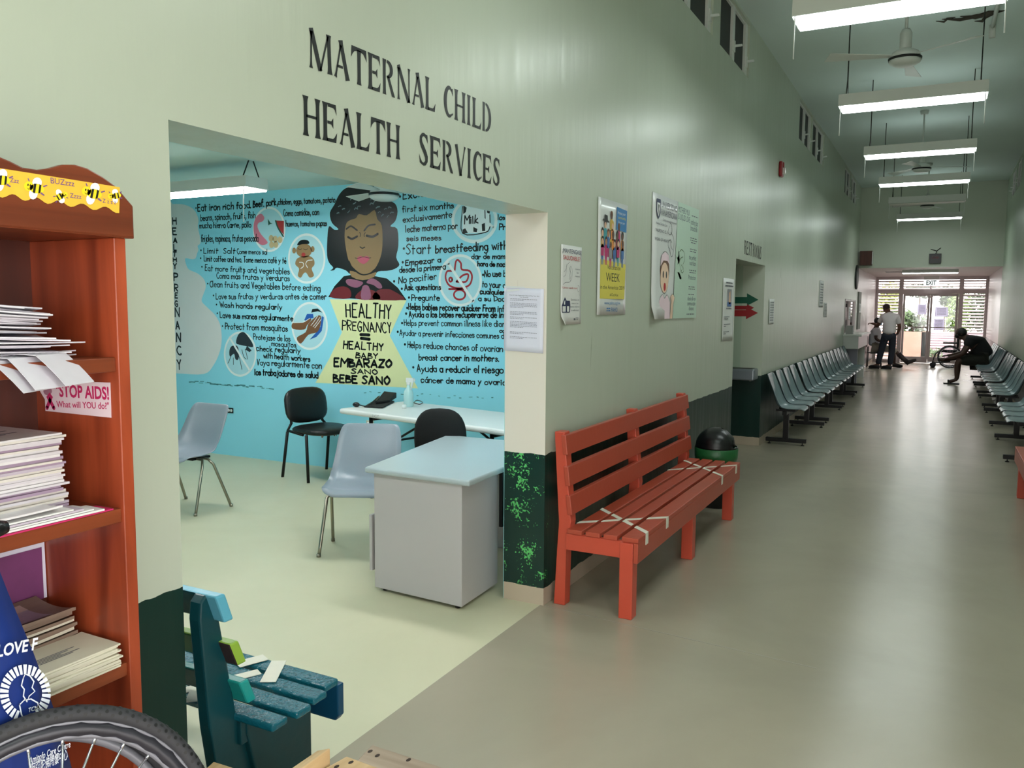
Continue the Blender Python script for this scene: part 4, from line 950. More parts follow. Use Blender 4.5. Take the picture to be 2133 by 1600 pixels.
sh(e, 'baby_body', M_SKINP, mz4, [ell(mz4, 1008, 505, 58, 52), ell(mz4, 935, 505, 14, 22), ell(mz4, 1072, 495, 14, 22), ((975, 555), (1045, 545), (1080, 570), (1085, 610), (1065, 640), (1082, 690), (1050, 705), (1025, 670), (1005, 675), (985, 706), (962, 690), (972, 640), (945, 610), (950, 575))])
sh(e, 'baby_hair', M_HAIR, mz4, [((958, 465), (975, 435), (1005, 425), (1040, 432), (1045, 455), (1000, 458))], .0018)
sh(e, 'mouth', M_MELON, mz4, [ell(mz4, 1004, 535, 15, 15)], .0018, 0)
stx(e, 'features', M_HAIR, mz4, [((965, 490), (978, 498), (992, 492)), ((1005, 492), (1020, 500), (1035, 492))], .005)
stx(e, 'outline', M_WP, mz4, [((975, 592), (1000, 595), (1005, 620), (985, 638)), ((1070, 575), (1035, 580), (1022, 605), (1035, 632))], .008)
e = medal('handwashing_medallion', mz4, 1050, 1064, 128, 170)
sh(e, 'hands', M_BROWN, mz4, [((925, 1042), (1000, 1040), (1050, 1010), (1062, 1020), (1030, 1060), (1010, 1090), (925, 1085)), ((955, 1150), (1020, 1110), (1040, 1050), (1090, 1000), (1120, 985), (1135, 1000), (1130, 1060), (1105, 1110), (1040, 1130), (985, 1195))])
stx(e, 'outline', M_WP, mz4, [((1060, 1060), (1080, 1035), (1110, 990)), ((1075, 1070), (1100, 1040), (1125, 1000)), ((1088, 1078), (1110, 1050), (1135, 1015)), ((930, 1040), (1000, 1036), (1050, 1008))], .006)
sh(e, 'water', M_BLUEP, mz4, [((1010, 1020), (1030, 975), (1075, 975), (1080, 1005), (1050, 1010), (1030, 1030)), ((1050, 1165), (1100, 1145), (1140, 1100), (1155, 1000), (1140, 990), (1130, 1070), (1100, 1110))], .0012, 0)
sh(e, 'tap', M_HAIR, mz4, [((1062, 965), (1070, 938), (1110, 935), (1145, 965), (1110, 955))], .0016, 0)
e = medal('mosquito_medallion', mz4, 535, 1272, 115, 160)
sh(e, 'mosquito', mat('charcoal_paint', (40, 46, 54), .5, var=.15), mz4, [((505, 1190), (520, 1130), (555, 1108), (585, 1130), (625, 1190), (628, 1220), (590, 1215), (540, 1205)), ((470, 1215), (510, 1210), (525, 1250), (522, 1310), (500, 1310), (490, 1270), (460, 1290), (455, 1250)), ((585, 1210), (620, 1245), (605, 1258), (575, 1240))])
stx(e, 'legs', M_HAIR, mz4, [((520, 1270), (535, 1320), (548, 1385)), ((548, 1240), (562, 1290), (580, 1310)), ((572, 1235), (582, 1270), (590, 1310)), ((470, 1280), (455, 1320), (445, 1340)), ((485, 1300), (486, 1350))], .007)
stx(e, 'bar', M_WP, mz4, [((458, 1150), (530, 1270), (608, 1395))], .024, .0026)
e = medal('milk_medallion', mz5, 1168, 280, 160, 158, .03)
sh(e, 'carton', M_WP, mz5, [((1080, 180), (1280, 195), (1285, 330), (1250, 372), (1080, 378))], .0016, 0)
sh(e, 'cow_patches', M_HAIR, mz5, [((1085, 175), (1150, 180), (1110, 190), (1105, 220), (1085, 235)), ((1080, 350), (1100, 340), (1120, 375), (1082, 380)), ((1160, 330), (1190, 345), (1185, 368), (1160, 365)), ((1222, 310), (1245, 300), (1248, 360), (1225, 362)), ((1260, 200), (1285, 205), (1280, 232), (1262, 225))], .0020, 0)
stx(e, 'outline', M_HAIR, mz5, [((1080, 180), (1080, 376), (1250, 370), (1285, 325)), ((1245, 190), (1248, 285)), ((1282, 240), (1284, 320))], .009)
b = MB(); hand(MW, b, 'Milk', mz5(1095, 308), mz5(1195, 300), size(mz5, 1095, 308, 55), .012, 0, .0024, rnd=rnd); b.build('painted_text', M_INK, e)
stx(e, 'bar', M_WP, mz5, [((1095, 165), (1200, 240), (1310, 335))], .022, .0030)
e = medal('pacifier_medallion', mz5, 1062, 726, 152, 184, .024)
stx(e, 'pacifier', M_CRIM, mz5, [((1022, 650), (1030, 590), (1045, 575), (1068, 600), (1075, 645), (1130, 655), (1150, 700), (1130, 760), (1060, 785), (985, 765), (955, 710), (965, 660), (1000, 655)), ((980, 790), (1110, 790)), tuple(ell(mz5, 1058, 832, 42, 36)+[(1100, 832)]), tuple(ell(mz5, 992, 720, 11, 15)+[(1003, 720)]), ((1035, 735), (1080, 690), (1122, 682), (1105, 735), (1035, 735))], .017)
stx(e, 'bar', M_WP, mz5, [((975, 600), (1060, 730), (1160, 880))], .026, .0026)
# grey rub marks left by chair backs
b = MB(); rr = random.Random(2)
for i in range(26):
    x = 150+i*24+rr.uniform(-8, 8); y = 1474+(x-150)*.085+rr.uniform(-6, 6); MW.stroke(b, [mz4(x, y), mz4(x+rr.uniform(15, 40), y+rr.uniform(-2, 5))], rr.uniform(.004, .014), 0, .0010)
for i in range(18):
    x = 340+i*56+rr.uniform(-15, 15); y = 1555+(x-340)*.05+rr.uniform(-10, 10); MW.stroke(b, [mz5(x, y), mz5(x+rr.uniform(5, 25), y+rr.uniform(-2, 3))], rr.uniform(.004, .009), 0, .0010)
b.build('scuff_marks', mat('teal_scuff', (72, 140, 150), .6, var=.1), r)

# ================================================================== POSTERS AND NOTICES
M_PAPER = mat('white_paper', (222, 222, 220), .55, var=.02); M_PAPERL = mat('lilac_white_paper', (222, 222, 238), .55, var=.02); M_TXT = mat('grey_print', (96, 98, 108), .6, var=0); M_NAVY = mat('navy_print', (26, 34, 78), .5, var=0); M_REDI = mat('red_print', (190, 36, 40), .5, var=0)
M_YEL = mat('yellow_print', (222, 208, 88), .45, var=.02); M_BLU = mat('blue_print', (44, 120, 182), .45, var=.02); M_LGRN = mat('pale_green_print', (190, 214, 196), .45, var=.02); M_LEAF = mat('leaf_print', (150, 190, 90), .5, var=.03)
M_CLEAR = mat('poster_gloss_white', (224, 226, 226), .22, var=.02)
def poster(name, label, cat, o, u, v, n, mt, wob=.004, nu=10, nv=10, curl=0.0, seed=1):
    """a sheet standing a few millimetres off its wall, gently wavy; returns (thing, Plane in 0..1)"""
    O = V(*o); U = V(*u); Vv = V(*v); Nn = V(*n); rr = random.Random(seed); f1, f2 = rr.uniform(4, 7), rr.uniform(0, 6)
    r = thing(name, label, cat, O+U/2+Vv/2)
    pl = Plane(O, U, Vv, Nn)
    def z(a, c): return .004+wob*(.5+.5*math.sin(a*f1+f2)*math.sin(c*3+f2))+curl*max(0, (.12-c)/.12)*max(0, (.3-a)/.3)
    mb = MB(); vs = []
    for d in (0, -.0012):
        for j in range(nv+1):
            for i in range(nu+1): vs.append(pl.at(i/nu, j/nv, z(i/nu, j/nv)+d))
    K = (nu+1)*(nv+1); fs = []
    for j in range(nv):
        for i in range(nu):
            a = j*(nu+1)+i; fs.append((a, a+1, a+nu+2, a+nu+1)); fs.append((K+a, K+a+nu+1, K+a+nu+2, K+a+1))
    rim = [i for i in range(nu+1)]+[j*(nu+1)+nu for j in range(1, nv+1)]+[nv*(nu+1)+i for i in range(nu-1, -1, -1)]+[j*(nu+1) for j in range(nv-1, 0, -1)]
    for k in range(len(rim)): a, c = rim[k], rim[(k+1) % len(rim)]; fs.append((a, K+a, K+c, c))
    mb.add(vs, fs, 0, True); mb.build('sheet', mt, r)
    lift = .004+wob+.0006
    class Q:
        pass
    q = Q(); q.r = r; q.pl = Plane(O+Nn*lift, U, Vv, Nn); q.asp = Vv.length/U.length
    def text(txt, x, y, h, w=None, m_=M_TXT, center=False, nm='printed_text'):
        b = MB(); vs, fs, W = font_mesh(txt); ky = h/.70; kx = (ky*Vv.length/U.length) if w is None else w/W; sh_ = -W*kx/2 if center else 0
        b.add([q.pl.at(x+sh_+a*kx, y+c*ky, .0006) for a, c in vs], fs); return b.build(nm, m_, r)
    def bars_(rows, m_=M_TXT, nm='small_print'):
        b = MB(); rr2 = random.Random(len(rows))
        for (x0, x1, y, h) in rows:
            x = x0
            while x < x1:
                ww = rr2.uniform(.02, .06); q.pl.rect(b, x, y, min(x+ww, x1), y+h, 0, .0006); x += ww+.012
        return b.build(nm, m_, r)
    def shapes(nm, m_, lst, l=.0004, sm=0):
        b = MB()
        for pts in lst: q.pl.shape(b, pts, 0, l, sm)
        return b.build(nm, m_, r)
    def lines_(nm, m_, lst, w, l=.0008):
        b = MB()
        for pts in lst:
            P = [(p.x, p.y) for p in smooth_pts([(a, c, 0) for a, c in pts], 4)]
            k = U.length
            pp = Plane(q.pl.o, U/k, Vv/Vv.length, Nn); pp.stroke(b, [(a*k, c*Vv.length) for a, c in P], w, 0, l)
        return b.build(nm, m_, r)
    q.text, q.bars, q.shapes, q.lines = text, bars_, shapes, lines_
    return q
def oval(cx, cy, rx, ry, n=14): return [(cx+rx*math.cos(2*PI*i/n), cy+ry*math.sin(2*PI*i/n)) for i in range(n)]
WN = (1, 0, 0)
# typed notice on the pillar face (it looks along -y)
q = poster('notice', 'typed white registration notice taped to the end face of the pillar', 'notice', (-.247, YJ2-.0005, 1.365), (.232, 0, -.01), (0, 0, .335), (0, -1, 0), M_PAPERL, .002, seed=2)
q.text('Steps for Late Registration Beyond One Year after', .14, .875, .016, .76); q.text('Your Birthday', .40, .85, .014, .22)
rows = []
for y, n_ in ((.82, 2), (.755, 4), (.62, 3), (.535, 2), (.465, 5), (.30, 2), (.225, 2)):
    for k in range(n_): rows.append((.16, .84 if k < n_-1 else .5, y-k*.022, .009))
q.bars(rows, mat('pale_print', (150, 150, 164), .6, var=0))
tpm = MB(); q.pl.shape(tpm, [(.05, .955), (.38, .985), (.4, .96), (.1, .93)], 0, .001); q.pl.shape(tpm, [(.0, .99), (.55, 1.0), (.5, 1.02), (.02, 1.02)], 0, .001); tpm.build('tape', M_CLEAR, q.r)
# Spanish hygiene leaflet
q = poster('poster', 'narrow white MANTENGASE SALUDABLE poster, leftmost on the corridor wall', 'poster', (0, 4.064, 1.503), (0, .283, 0), (0, 0, .428), WN, M_PAPER, .003, curl=.03, seed=3)
q.text('\u00a1MANTENGASE', .04, .90, .055, .92, M_NAVY); q.text('SALUDABLE!', .08, .815, .055, .82, M_REDI); q.text('Lavese', .66, .70, .022, .24); q.text('las', .74, .655, .022, .1); q.text('manos!', .66, .61, .022, .24); q.text('Cubrase cuando tose!', .05, .455, .022, .72, M_REDI)
q.text('Quedese en', .46, .305, .022, .42); q.text('casa si se', .50, .26, .022, .34); q.text('siente enfermo', .44, .215, .022, .46); q.text('o enfermo!', .48, .17, .022, .38)
q.lines('line_drawing', M_TXT, [((.1, .60), (.2, .63), (.25, .74), (.38, .79)), ((.12, .66), (.22, .70), (.24, .76)), ((.08, .50), (.2, .53), (.4, .54), (.5, .6), (.52, .68), (.44, .74), (.40, .70), (.46, .64), (.42, .58)), ((.36, .72), (.42, .66), (.38, .60), (.44, .55)), ((.80, .50), (.86, .49), (.90, .45), (.86, .41), (.88, .37)), ((.78, .47), (.80, .43), (.84, .42))], .0018)
q.shapes('house_picture', M_NAVY, [[(.04, .24), (.18, .345), (.26, .30), (.42, .30), (.44, .24), (.42, .15), (.04, .15)]], .0006); q.shapes('house_panel', M_PAPER, [[(.07, .16), (.22, .16), (.22, .23), (.07, .23)], [(.28, .16), (.38, .16), (.38, .23), (.28, .23)], [(.13, .25), (.19, .25), (.19, .31), (.13, .28)]], .0010)
q.shapes('emblem', M_TXT, [oval(.22, .06, .04, .02), [(.62, .05), (.70, .05), (.70, .075), (.62, .075)]]); q.bars([(.72, .85, .075, .008), (.72, .83, .055, .008)])
# vaccination week
q = poster('poster', 'white and yellow VACCINATION WEEK poster with a crowd of people, middle of three', 'poster', (0, 4.585, 1.552), (0, .50, 0), (0, 0, .69), WN, M_CLEAR, .006, seed=4)
q.shapes('yellow_panel', M_YEL, [[(.07, .14), (.92, .14), (.95, .46), (.07, .48)]]); q.shapes('blue_box', M_BLU, [[(.58, .76), (.95, .75), (.97, .95), (.60, .96)]])
q.text('Vaccination', .30, .40, .04, .46, M_INK); q.text('WEEK', .26, .295, .075, .48, M_INK); q.text('in the Americas 2019', .08, .225, .035, .84, M_INK); q.text('#GetVax', .40, .165, .025, .3, M_INK); q.text('www.paho.org/vw', .22, .09, .03, .56, M_BLU); q.text('PAHO', .46, .025, .04, .22, M_BLU); q.bars([(.30, .42, .05, .01), (.30, .42, .03, .01)], M_BLU)
q.text('Protect your', .63, .90, .026, .28, M_PAPER); q.text('community', .64, .86, .026, .28, M_YEL); q.text('Do your part', .65, .82, .022, .24, M_PAPER)
PC = [mat('print_'+n_, c_, .5, var=0) for n_, c_ in (('skin_dark', (96, 62, 48)), ('skin_mid', (176, 124, 88)), ('skin_pale', (226, 180, 150)), ('black', (30, 28, 30)), ('magenta', (188, 44, 110)), ('orange', (226, 140, 60)), ('teal', (60, 150, 160)), ('brown', (104, 66, 44)), ('maroon', (120, 36, 46)), ('grey', (140, 140, 146)), ('blue', (70, 110, 170)), ('gold', (206, 170, 70)))]
pr = random.Random(9); heads = [MB() for _ in PC]
def person_print(x, y, s, sk, hr, top, bot):
    q.pl.shape(heads[bot], [(x-s*.35, y-s*2.4), (x-s*.1, y-s*2.4), (x, y-s*1.4), (x+s*.1, y-s*2.4), (x+s*.35, y-s*2.4), (x+s*.4, y-s*1.1), (x-s*.4, y-s*1.1)], 0, .0005)
    q.pl.shape(heads[top], [(x-s*.55, y-s*1.5), (x+s*.55, y-s*1.5), (x+s*.6, y-s*.55), (x+s*.2, y-s*.3), (x-s*.2, y-s*.3), (x-s*.6, y-s*.55)], 0, .0007)
    q.pl.disc(heads[hr], x, y+s*.12, s*.5, s*.40, 0, .0009, 12); q.pl.disc(heads[sk], x, y-s*.06, s*.40, s*.32, 0, .0011, 12)
for row, (yy, n_, xa, xb) in enumerate(((.87, 1, .42, .42), (.78, 3, .22, .66), (.70, 5, .14, .80), (.63, 6, .12, .82))):
    for k in range(n_):
        person_print(xa+(xb-xa)*k/max(1, n_-1)+pr.uniform(-.02, .02), yy+pr.uniform(-.01, .01), .085, pr.choice((0, 1, 2)), pr.choice((3, 7, 7, 11)), pr.choice((4, 5, 6, 8, 9, 10, 11)), pr.choice((3, 4, 6, 7, 10)))
q.pl.shape(heads[3], [(.13, .81), (.33, .80), (.33, .815), (.29, .82), (.28, .86), (.18, .865), (.18, .825), (.13, .825)], 0, .0013)
for b, m_ in zip(heads, PC):
    if b.v: b.build('crowd_picture', m_, q.r)
# mother's milk poster
q = poster('poster', 'large green and white MOTHERS MILK poster with a nurse, rightmost of three', 'poster', (0, 5.60, 1.515), (0, 1.20, 0), (0, 0, .88), WN, M_CLEAR, .006, curl=.03, seed=5)
q.shapes('green_panel', M_LGRN, [[(.44, .0), (1, 0), (1, 1), (.50, 1)]]); q.shapes('crest', M_NAVY, [[(.06, .96), (.14, .96), (.14, .86), (.12, .82), (.10, .80), (.08, .82), (.06, .86)]], .0005); q.shapes('crest_field', M_PAPER, [[(.072, .93), (.128, .93), (.128, .86), (.10, .82), (.072, .86)]], .0008); q.shapes('crest_map', M_INK, [[(.09, .92), (.115, .91), (.105, .88), (.115, .86), (.105, .83), (.098, .86), (.092, .88)]], .0011)
q.text('UNIVERSIDAD', .16, .905, .052, .32, M_TXT); q.text('PANAMERICANA', .155, .84, .052, .335, M_TXT); q.text('Ciencias a mas, superacion personal', .19, .80, .018, .28, M_TXT); q.text('MOTHERS MILK', .51, .915, .05, .26, M_NAVY); q.text('IS LIQUID LOVE', .51, .855, .05, .27, M_NAVY)
q.text('nothing but', .80, .845, .05, .18, M_NAVY); q.text('breastmilk', .80, .79, .05, .17, M_NAVY); q.text('Vanessa Gonzalez Cano', .06, .76, .02, .22, M_TXT); q.text('"NURSING IS A', .05, .70, .025, .24, M_TXT); q.text('WORK OF HEART"', .04, .63, .025, .28, M_TXT)
q.text('the perfect', .78, .53, .042, .18, M_NAVY); q.text('nutrition', .80, .48, .042, .15, M_NAVY); q.text('Protection', .78, .35, .042, .18, M_NAVY); q.text('obesity & non', .77, .16, .038, .20, M_NAVY); q.text('communicable', .77, .115, .038, .20, M_NAVY); q.text('diseases', .81, .07, .038, .12, M_NAVY)
q.bars([(.8, .97, .72, .008), (.8, .97, .70, .008), (.82, .95, .68, .008), (.8, .96, .62, .008), (.8, .95, .60, .008), (.79, .97, .43, .008), (.8, .95, .41, .008), (.79, .95, .28, .008), (.79, .95, .26, .008), (.79, .93, .21, .008), (.76, .95, .03, .01), (.82, .98, .92, .008)])
q.lines('mother_drawing', M_INK, [((.32, .77), (.30, .72), (.34, .70), (.38, .73), (.37, .78), (.33, .80)), ((.36, .72), (.42, .68), (.43, .60), (.40, .53), (.37, .53), (.34, .58), (.31, .60), (.31, .64), (.35, .66), (.38, .64)), ((.36, .66), (.37, .61), (.40, .58))], .005)
q.lines('mother_emblem', mat('dark_green_print', (60, 96, 50), .5, var=0), [((.56, .58), (.60, .60), (.66, .58), (.68, .52), (.64, .47), (.66, .42), (.62, .40), (.58, .44), (.56, .50), (.60, .53), (.64, .54)), ((.60, .47), (.63, .44), (.60, .41))], .006)
q.shapes('leaf_emblem', M_LEAF, [[(.52, .46), (.54, .60), (.57, .50)], [(.52, .40), (.58, .34), (.62, .35), (.56, .40)], [(.50, .52), (.53, .54), (.53, .49)]], .0004)
NS, NW = mat('print_nurse_skin', (240, 206, 180), .5, var=0), mat('print_nurse_pink', (240, 214, 224), .5, var=0)
q.shapes('nurse_hair', PC[7], [oval(.25, .40, .095, .13)], .0005); q.shapes('nurse_face', NS, [oval(.25, .34, .085, .125)], .0008); q.shapes('nurse_cap', NW, [[(.16, .43), (.18, .52), (.25, .555), (.32, .53), (.345, .45), (.30, .48), (.22, .48)]], .0010); q.shapes('nurse_tunic', NW, [[(.14, .0), (.15, .15), (.21, .20), (.26, .17), (.31, .20), (.37, .14), (.38, .0)]], .0006)
q.shapes('nurse_mouth', M_REDI, [oval(.255, .265, .022, .035)], .0012); q.shapes('nurse_eyes', M_INK, [oval(.22, .365, .012, .03), oval(.285, .365, .012, .03)], .0012); q.shapes('nurse_hand', NS, [[(.38, .0), (.40, .14), (.38, .19), (.43, .21), (.47, .18), (.44, .12), (.43, .0)]], .0007)
q.lines('nurse_outline', M_INK, [((.165, .38), (.17, .28), (.22, .22), (.26, .21), (.31, .25), (.335, .34), (.335, .40)), ((.16, .43), (.18, .52), (.25, .555), (.32, .53), (.345, .45)), ((.14, 0), (.15, .15), (.21, .20), (.26, .17), (.31, .20), (.37, .14), (.38, 0)), ((.40, 0), (.42, .12), (.39, .18), (.43, .21), (.47, .18), (.44, .10))], .003)
# notice before the restrooms
q = poster('notice', 'white notice with a photograph on the wall before the restroom passage', 'notice', (0, 7.75, 1.285), (0, .45, 0), (0, 0, .59), WN, M_PAPER, .004, curl=0.0, seed=6)
q.bars([(.22, .8, .92, .022), (.16, .88, .87, .022), (.3, .75, .51, .02), (.12, .6, .38, .014), (.12, .5, .35, .014), (.12, .7, .26, .014), (.12, .3, .23, .014), (.1, .6, .14, .014), (.1, .3, .11, .014)]); q.shapes('photograph', PC[9], [[(.36, .55), (.74, .55), (.74, .83), (.36, .83)]]); q.shapes('photograph_skin', PC[2], [[(.5, .58), (.66, .6), (.62, .8), (.52, .78)]], .0007); q.shapes('photograph_blue', PC[10], [[(.36, .55), (.74, .55), (.74, .62), (.36, .62)]], .0007)
for (px, py, pw, ph, lb, sd_) in ((1600, 676, .18, .30, 'small white notice just past the restroom passage', 7), (1705, 640, .28, .44, 'high framed notice on the left wall above the grey seats', 8), (1715, 661, .22, .25, 'low small notice on the left wall above the grey seats', 9)):
    p = on_x(px, py, 0); q = poster('notice', lb, 'notice', (0, p.y, p.z), (0, pw*1.8, 0), (0, 0, ph), WN, M_PAPER, .004, seed=sd_); q.bars([(.15, .85, .85-k*.1, .03) for k in range(8)])
# restroom arrows
AW = Plane((0, YR2, 0), (1, 0, 0), (0, 0, 1), (0, -1, 0))
def aw(x, y): p = on_y(x, y, YR2); return (p.x, p.z)
M_AG = mat('dark_green_arrow', (12, 84, 64), .4, var=.05); M_AR = mat('dark_red_arrow', (150, 26, 34), .4, var=.05)
def arrow(label, y0, y1, ym, h0, h1, xs, xe, m_, l):
    b = MB(); AW.shape(b, [aw(*p) for p in ((1500, y0), (xs, y0), (xs, h0), (xe, ym), (xs, h1), (xs, y1), (1500, y1))], 0, l)
    o = b.build('painted_arrow', m_); tag(o, label, 'arrow'); return o
arrow('dark green painted arrow pointing right into the restrooms', 619, 632, 624.5, 611, 637, 1556, 1580, M_AG, .0012)
arrow('slim red painted arrow squeezed between the green and the broad red one', 637, 645, 641, 634, 650, 1556, 1571, M_AR, .0016)
arrow('broad red painted arrow, lowest of the three at the restrooms', 646, 659, 652, 639, 665, 1554, 1579, mat('red_arrow', (158, 30, 36), .4, var=.05), .0022)
# basin on the restroom passage wall
a, c = on_y(1527, 768, YR2-.2), on_y(1580, 791, YR2)
r = thing('water_fountain', 'grey steel drinking basin on the restroom passage wall', 'basin', (-.2, YR2-.13, .83))
M_BASIN = mat('grey_basin', (132, 138, 146), .3, .3, var=.04)
b = MB(); b.box((-.44, YR2-.24, .775), (-.035, YR2, .905)); b.build('basin_body', M_BASIN, r, .02, seg=3)
MB().box((-.40, YR2-.21, .902), (-.07, YR2-.03, .908)).build('basin_bowl', M_FRAME, r); MB().tube([(-.1, YR2-.12, .76), (-.1, YR2-.12, .785)], .012, 8).tube([(-.36, YR2-.05, .905), (-.36, YR2-.05, .97), (-.36, YR2-.12, .985)], .01, 8).build('spout', M_CHROME, r)
# fire alarm strobe
p = on_x(1624, 353, 0)
r = thing('fire_alarm', 'red fire alarm strobe high on the left corridor wall', 'alarm', (0, p.y, p.z))
M_ALR = mat('alarm_red', (150, 22, 28), .35, var=.04)
MB().box((0, -.065, -.09), (.04, .065, .09)).build('alarm_body', M_ALR, r, .015, world=False, seg=3); MB().box((.035, -.03, -.06), (.075, .03, .015)).build('strobe_lens', mat('clear_lens', (214, 206, 200), .15, var=0), r, .008, world=False)
MB().lathe([(.035, .035), (.033, .05), (.015, .053)], (0, 0, .05), 20, ax=(1, 0, 0)).build('sounder', M_ALR, r, world=False)
# ================================================================== BOOKSHELF against the left wall
M_MAH = wood('red_stained_wood', (118, 46, 26), (178, 80, 48), .28, 'Z', 10)
M_MAHY = wood('red_stained_wood_along', (92, 38, 20), (142, 70, 40), .32, 'Y', 10)
M_MAHB = wood('dark_stained_back', (62, 24, 14), (84, 36, 22), .4, 'Z', 8)
SX0, SX1, SYR, SYL = .012, .30, 1.178, .12     # back, front, right and left sides
r = thing('bookshelf', 'red-stained wooden bookshelf with wavy crown against the left wall', 'bookshelf', (.15, .65, 0))
MB().box((SX0, SYR-.028, 0), (SX1, SYR, 1.735)).build('side_panel', M_MAH, r, .002)
MB().box((SX0, SYL, 0), (SX1, SYL+.028, 1.735)).build('side_panel', M_MAH, r, .002)
MB().box((SX0, SYL+.028, .0), (SX0+.008, SYR-.028, 1.735)).build('back_panel', M_MAHB, r)
SH = [.47, .825, 1.165, 1.487]
for z in SH: MB().box((SX0+.008, SYL+.028, z-.03), (SX1-.008, SYR-.028, z)).build('shelf', M_MAHY, r, .002)
MB().box((SX0, SYL-.01, 1.735), (SX1+.012, SYR+.012, 1.757)).build('top_board', M_MAHY, r, .002)
MB().box((SX1-.025, SYL+.028, .02), (SX1-.005, SYR-.028, .10)).build('plinth', M_MAHY, r)
FX = SX1+.014
def fp(x, y): p = on_x(x/2.666, 300+y/2.666, FX); return (p.y, p.z)
cr = [fp(*p) for p in ((742, 395), (741, 345), (710, 310), (650, 238), (570, 180), (490, 135), (420, 114), (350, 114), (280, 134), (210, 142), (130, 130), (60, 95), (0, 70))]
cy0 = cr[-1][0]
crown = [(cr[0][0], 1.737)]+cr[1:]+[(cy0-.12, cr[-1][1]+.035), (cy0-.25, cr[-1][1]+.035), (SYL+.2, cr[7][1]+.01), (SYL+.05, cr[4][1]), (SYL-.02, cr[1][1]), (SYL-.02, 1.737)]
b = MB(); b.prism([(FX-.02, y, z) for y, z in crown], (.02, 0, 0)); b.build('crown_board', M_MAHY, r, .003)
# yellow bee border along the crown
BP = Plane((FX, 0, 0), (0, 1, 0), (0, 0, 1), (1, 0, 0))
M_BEEY = mat('amber_border', (240, 192, 66), .35, var=.1, scale=40); M_BEEW = mat('border_white', (236, 238, 244), .35, var=.02); M_BYEL = mat('bee_yellow', (250, 222, 40), .35, var=.02); M_BBLK = mat('bee_black', (24, 20, 16), .4, var=0); M_BPUR = mat('bee_purple', (120, 84, 140), .4, var=0)
def fb(x, y): return fp(x, y)
bot = []
for i in range(40):
    x = 660-i*18; base = 372-(660-x)*.135; bot.append((x, base+14*math.cos((660-x)/128*2*PI-.6)))
top = [(bot[-1][0], 135+bot[-1][0]*0.158), (664, 240)]
pts = [fb(*p) for p in [(664, 240)]+[(660, 380)]+bot+[top[0]]]
b = MB(); b.prism([(FX+.0004, y, z) for y, z in pts], (.0008, 0, 0)); bo = b.build('bee_border', M_BEEY, r)
def bee(cx, cy, s, ang, kind):
    c, sn = math.cos(ang), math.sin(ang)
    def P(x, y): return fb(cx+(x*c-y*sn)*s, cy+(x*sn+y*c)*s)
    def sh_(m_, lst, l, nm):
        bb = MB()
        for ps in lst: BP.shape(bb, [P(*q) for q in ps], 0, l, 0)
        bb.build(nm, m_, bo)
    sh_(M_BEEW, [oval(18, 34, 26, 36), oval(30, -32, 28, 30)], .0018, 'wing'); sh_(M_BYEL, [oval(34, 4, 44, 28), oval(-16, -4, 28, 28)], .0022, 'body'); sh_(M_BBLK, [[(12, -22), (26, -24), (26, 32), (12, 30)], [(44, -24), (56, -20), (56, 26), (44, 30)], oval(-22, -10, 4, 7), oval(-8, -10, 4, 7), [(-28, 6), (-14, 12), (-2, 6), (-14, 16)]], .0026, 'stripe'); sh_(M_BPUR, [[(60, 20), (84, 34), (80, 40), (58, 30)], [(70, -10), (92, -22), (88, -28), (66, -16)], [(-20, -30), (-30, -48), (-24, -48), (-14, -32)]], .0024, 'limb')
bee(170, 240, .95, .15, 0); bee(345, 285, .62, 2.6, 0); bee(490, 268, .95, .2, 0); bee(622, 290, .6, -.2, 0); bee(-20, 195, .95, .1, 0)
b = MB(); BP.type(b, 'BUZzzz', *fb(278, 218), .011, None, 0, .002); BP.type(b, 'Zzzz', *fb(385, 298), .009, None, 0, .002); BP.type(b, 'Zzz', *fb(52, 212), .008, None, 0, .002); BP.type(b, 'Z z z z', *fb(566, 326), .008, None, 0, .002); b.build('border_text', M_BPUR, bo)
# STOP AIDS sticker on the inside of the right panel
SY = SYR-.0285
def sp(x, y): p = on_y(x/2.666, 300+y/2.666, SY); return (p.x, p.z)
SPL = Plane((0, SY, 0), (1, 0, 0), (0, 0, 1), (0, -1, 0))
M_STK = mat('pink_white_sticker', (234, 214, 222), .4, var=.03); M_MAG = mat('magenta_print', (196, 40, 100), .5, var=0)
b = MB(); b.prism([(x, SY-.0004, z) for x, z in [sp(*p) for p in ((212, 1352), (262, 1315), (614, 1325), (620, 1520), (255, 1482), (252, 1418))]], (0, -.0008, 0)); st = b.build('sticker', M_STK, r); st['label'] = 'pink and white STOP AIDS sticker'
b = MB(); A, B_ = sp(316, 1400), sp(610, 1418)
def fit(pl, b, txt, A, B_, h, l, bold=0.0):
    W = math.hypot(B_[0]-A[0], B_[1]-A[1]); pl.type(b, txt, A[0], A[1], h, W, 0, l, bold, math.atan2(B_[1]-A[1], B_[0]-A[0]))
fit(SPL, b, '"STOP AIDS!', A, B_, abs(sp(330, 1335)[1]-sp(330, 1400)[1]), .0016, .03); fit(SPL, b, 'What will YOU do?"', sp(318, 1460), sp(610, 1472), abs(sp(330, 1422)[1]-sp(330, 1456)[1]), .0016, .012); b.build('sticker_text', M_MAG, st)
b = MB(); SPL.stroke(b, [sp(265, 1465), sp(290, 1400), sp(280, 1392), sp(268, 1400), sp(303, 1466)], .010, 0, .0016); SPL.shape(b, [sp(*p) for p in ((238, 1352), (252, 1330), (285, 1332), (298, 1355), (270, 1345))], 0, .0016); b.build('ribbon', M_MAG, st)
b = MB(); SPL.shape(b, [sp(*p) for p in oval(268, 1372, 24, 24)], 0, .0014); b.build('face_print', mat('mauve_print', (170, 120, 140), .5, var=.05), st)

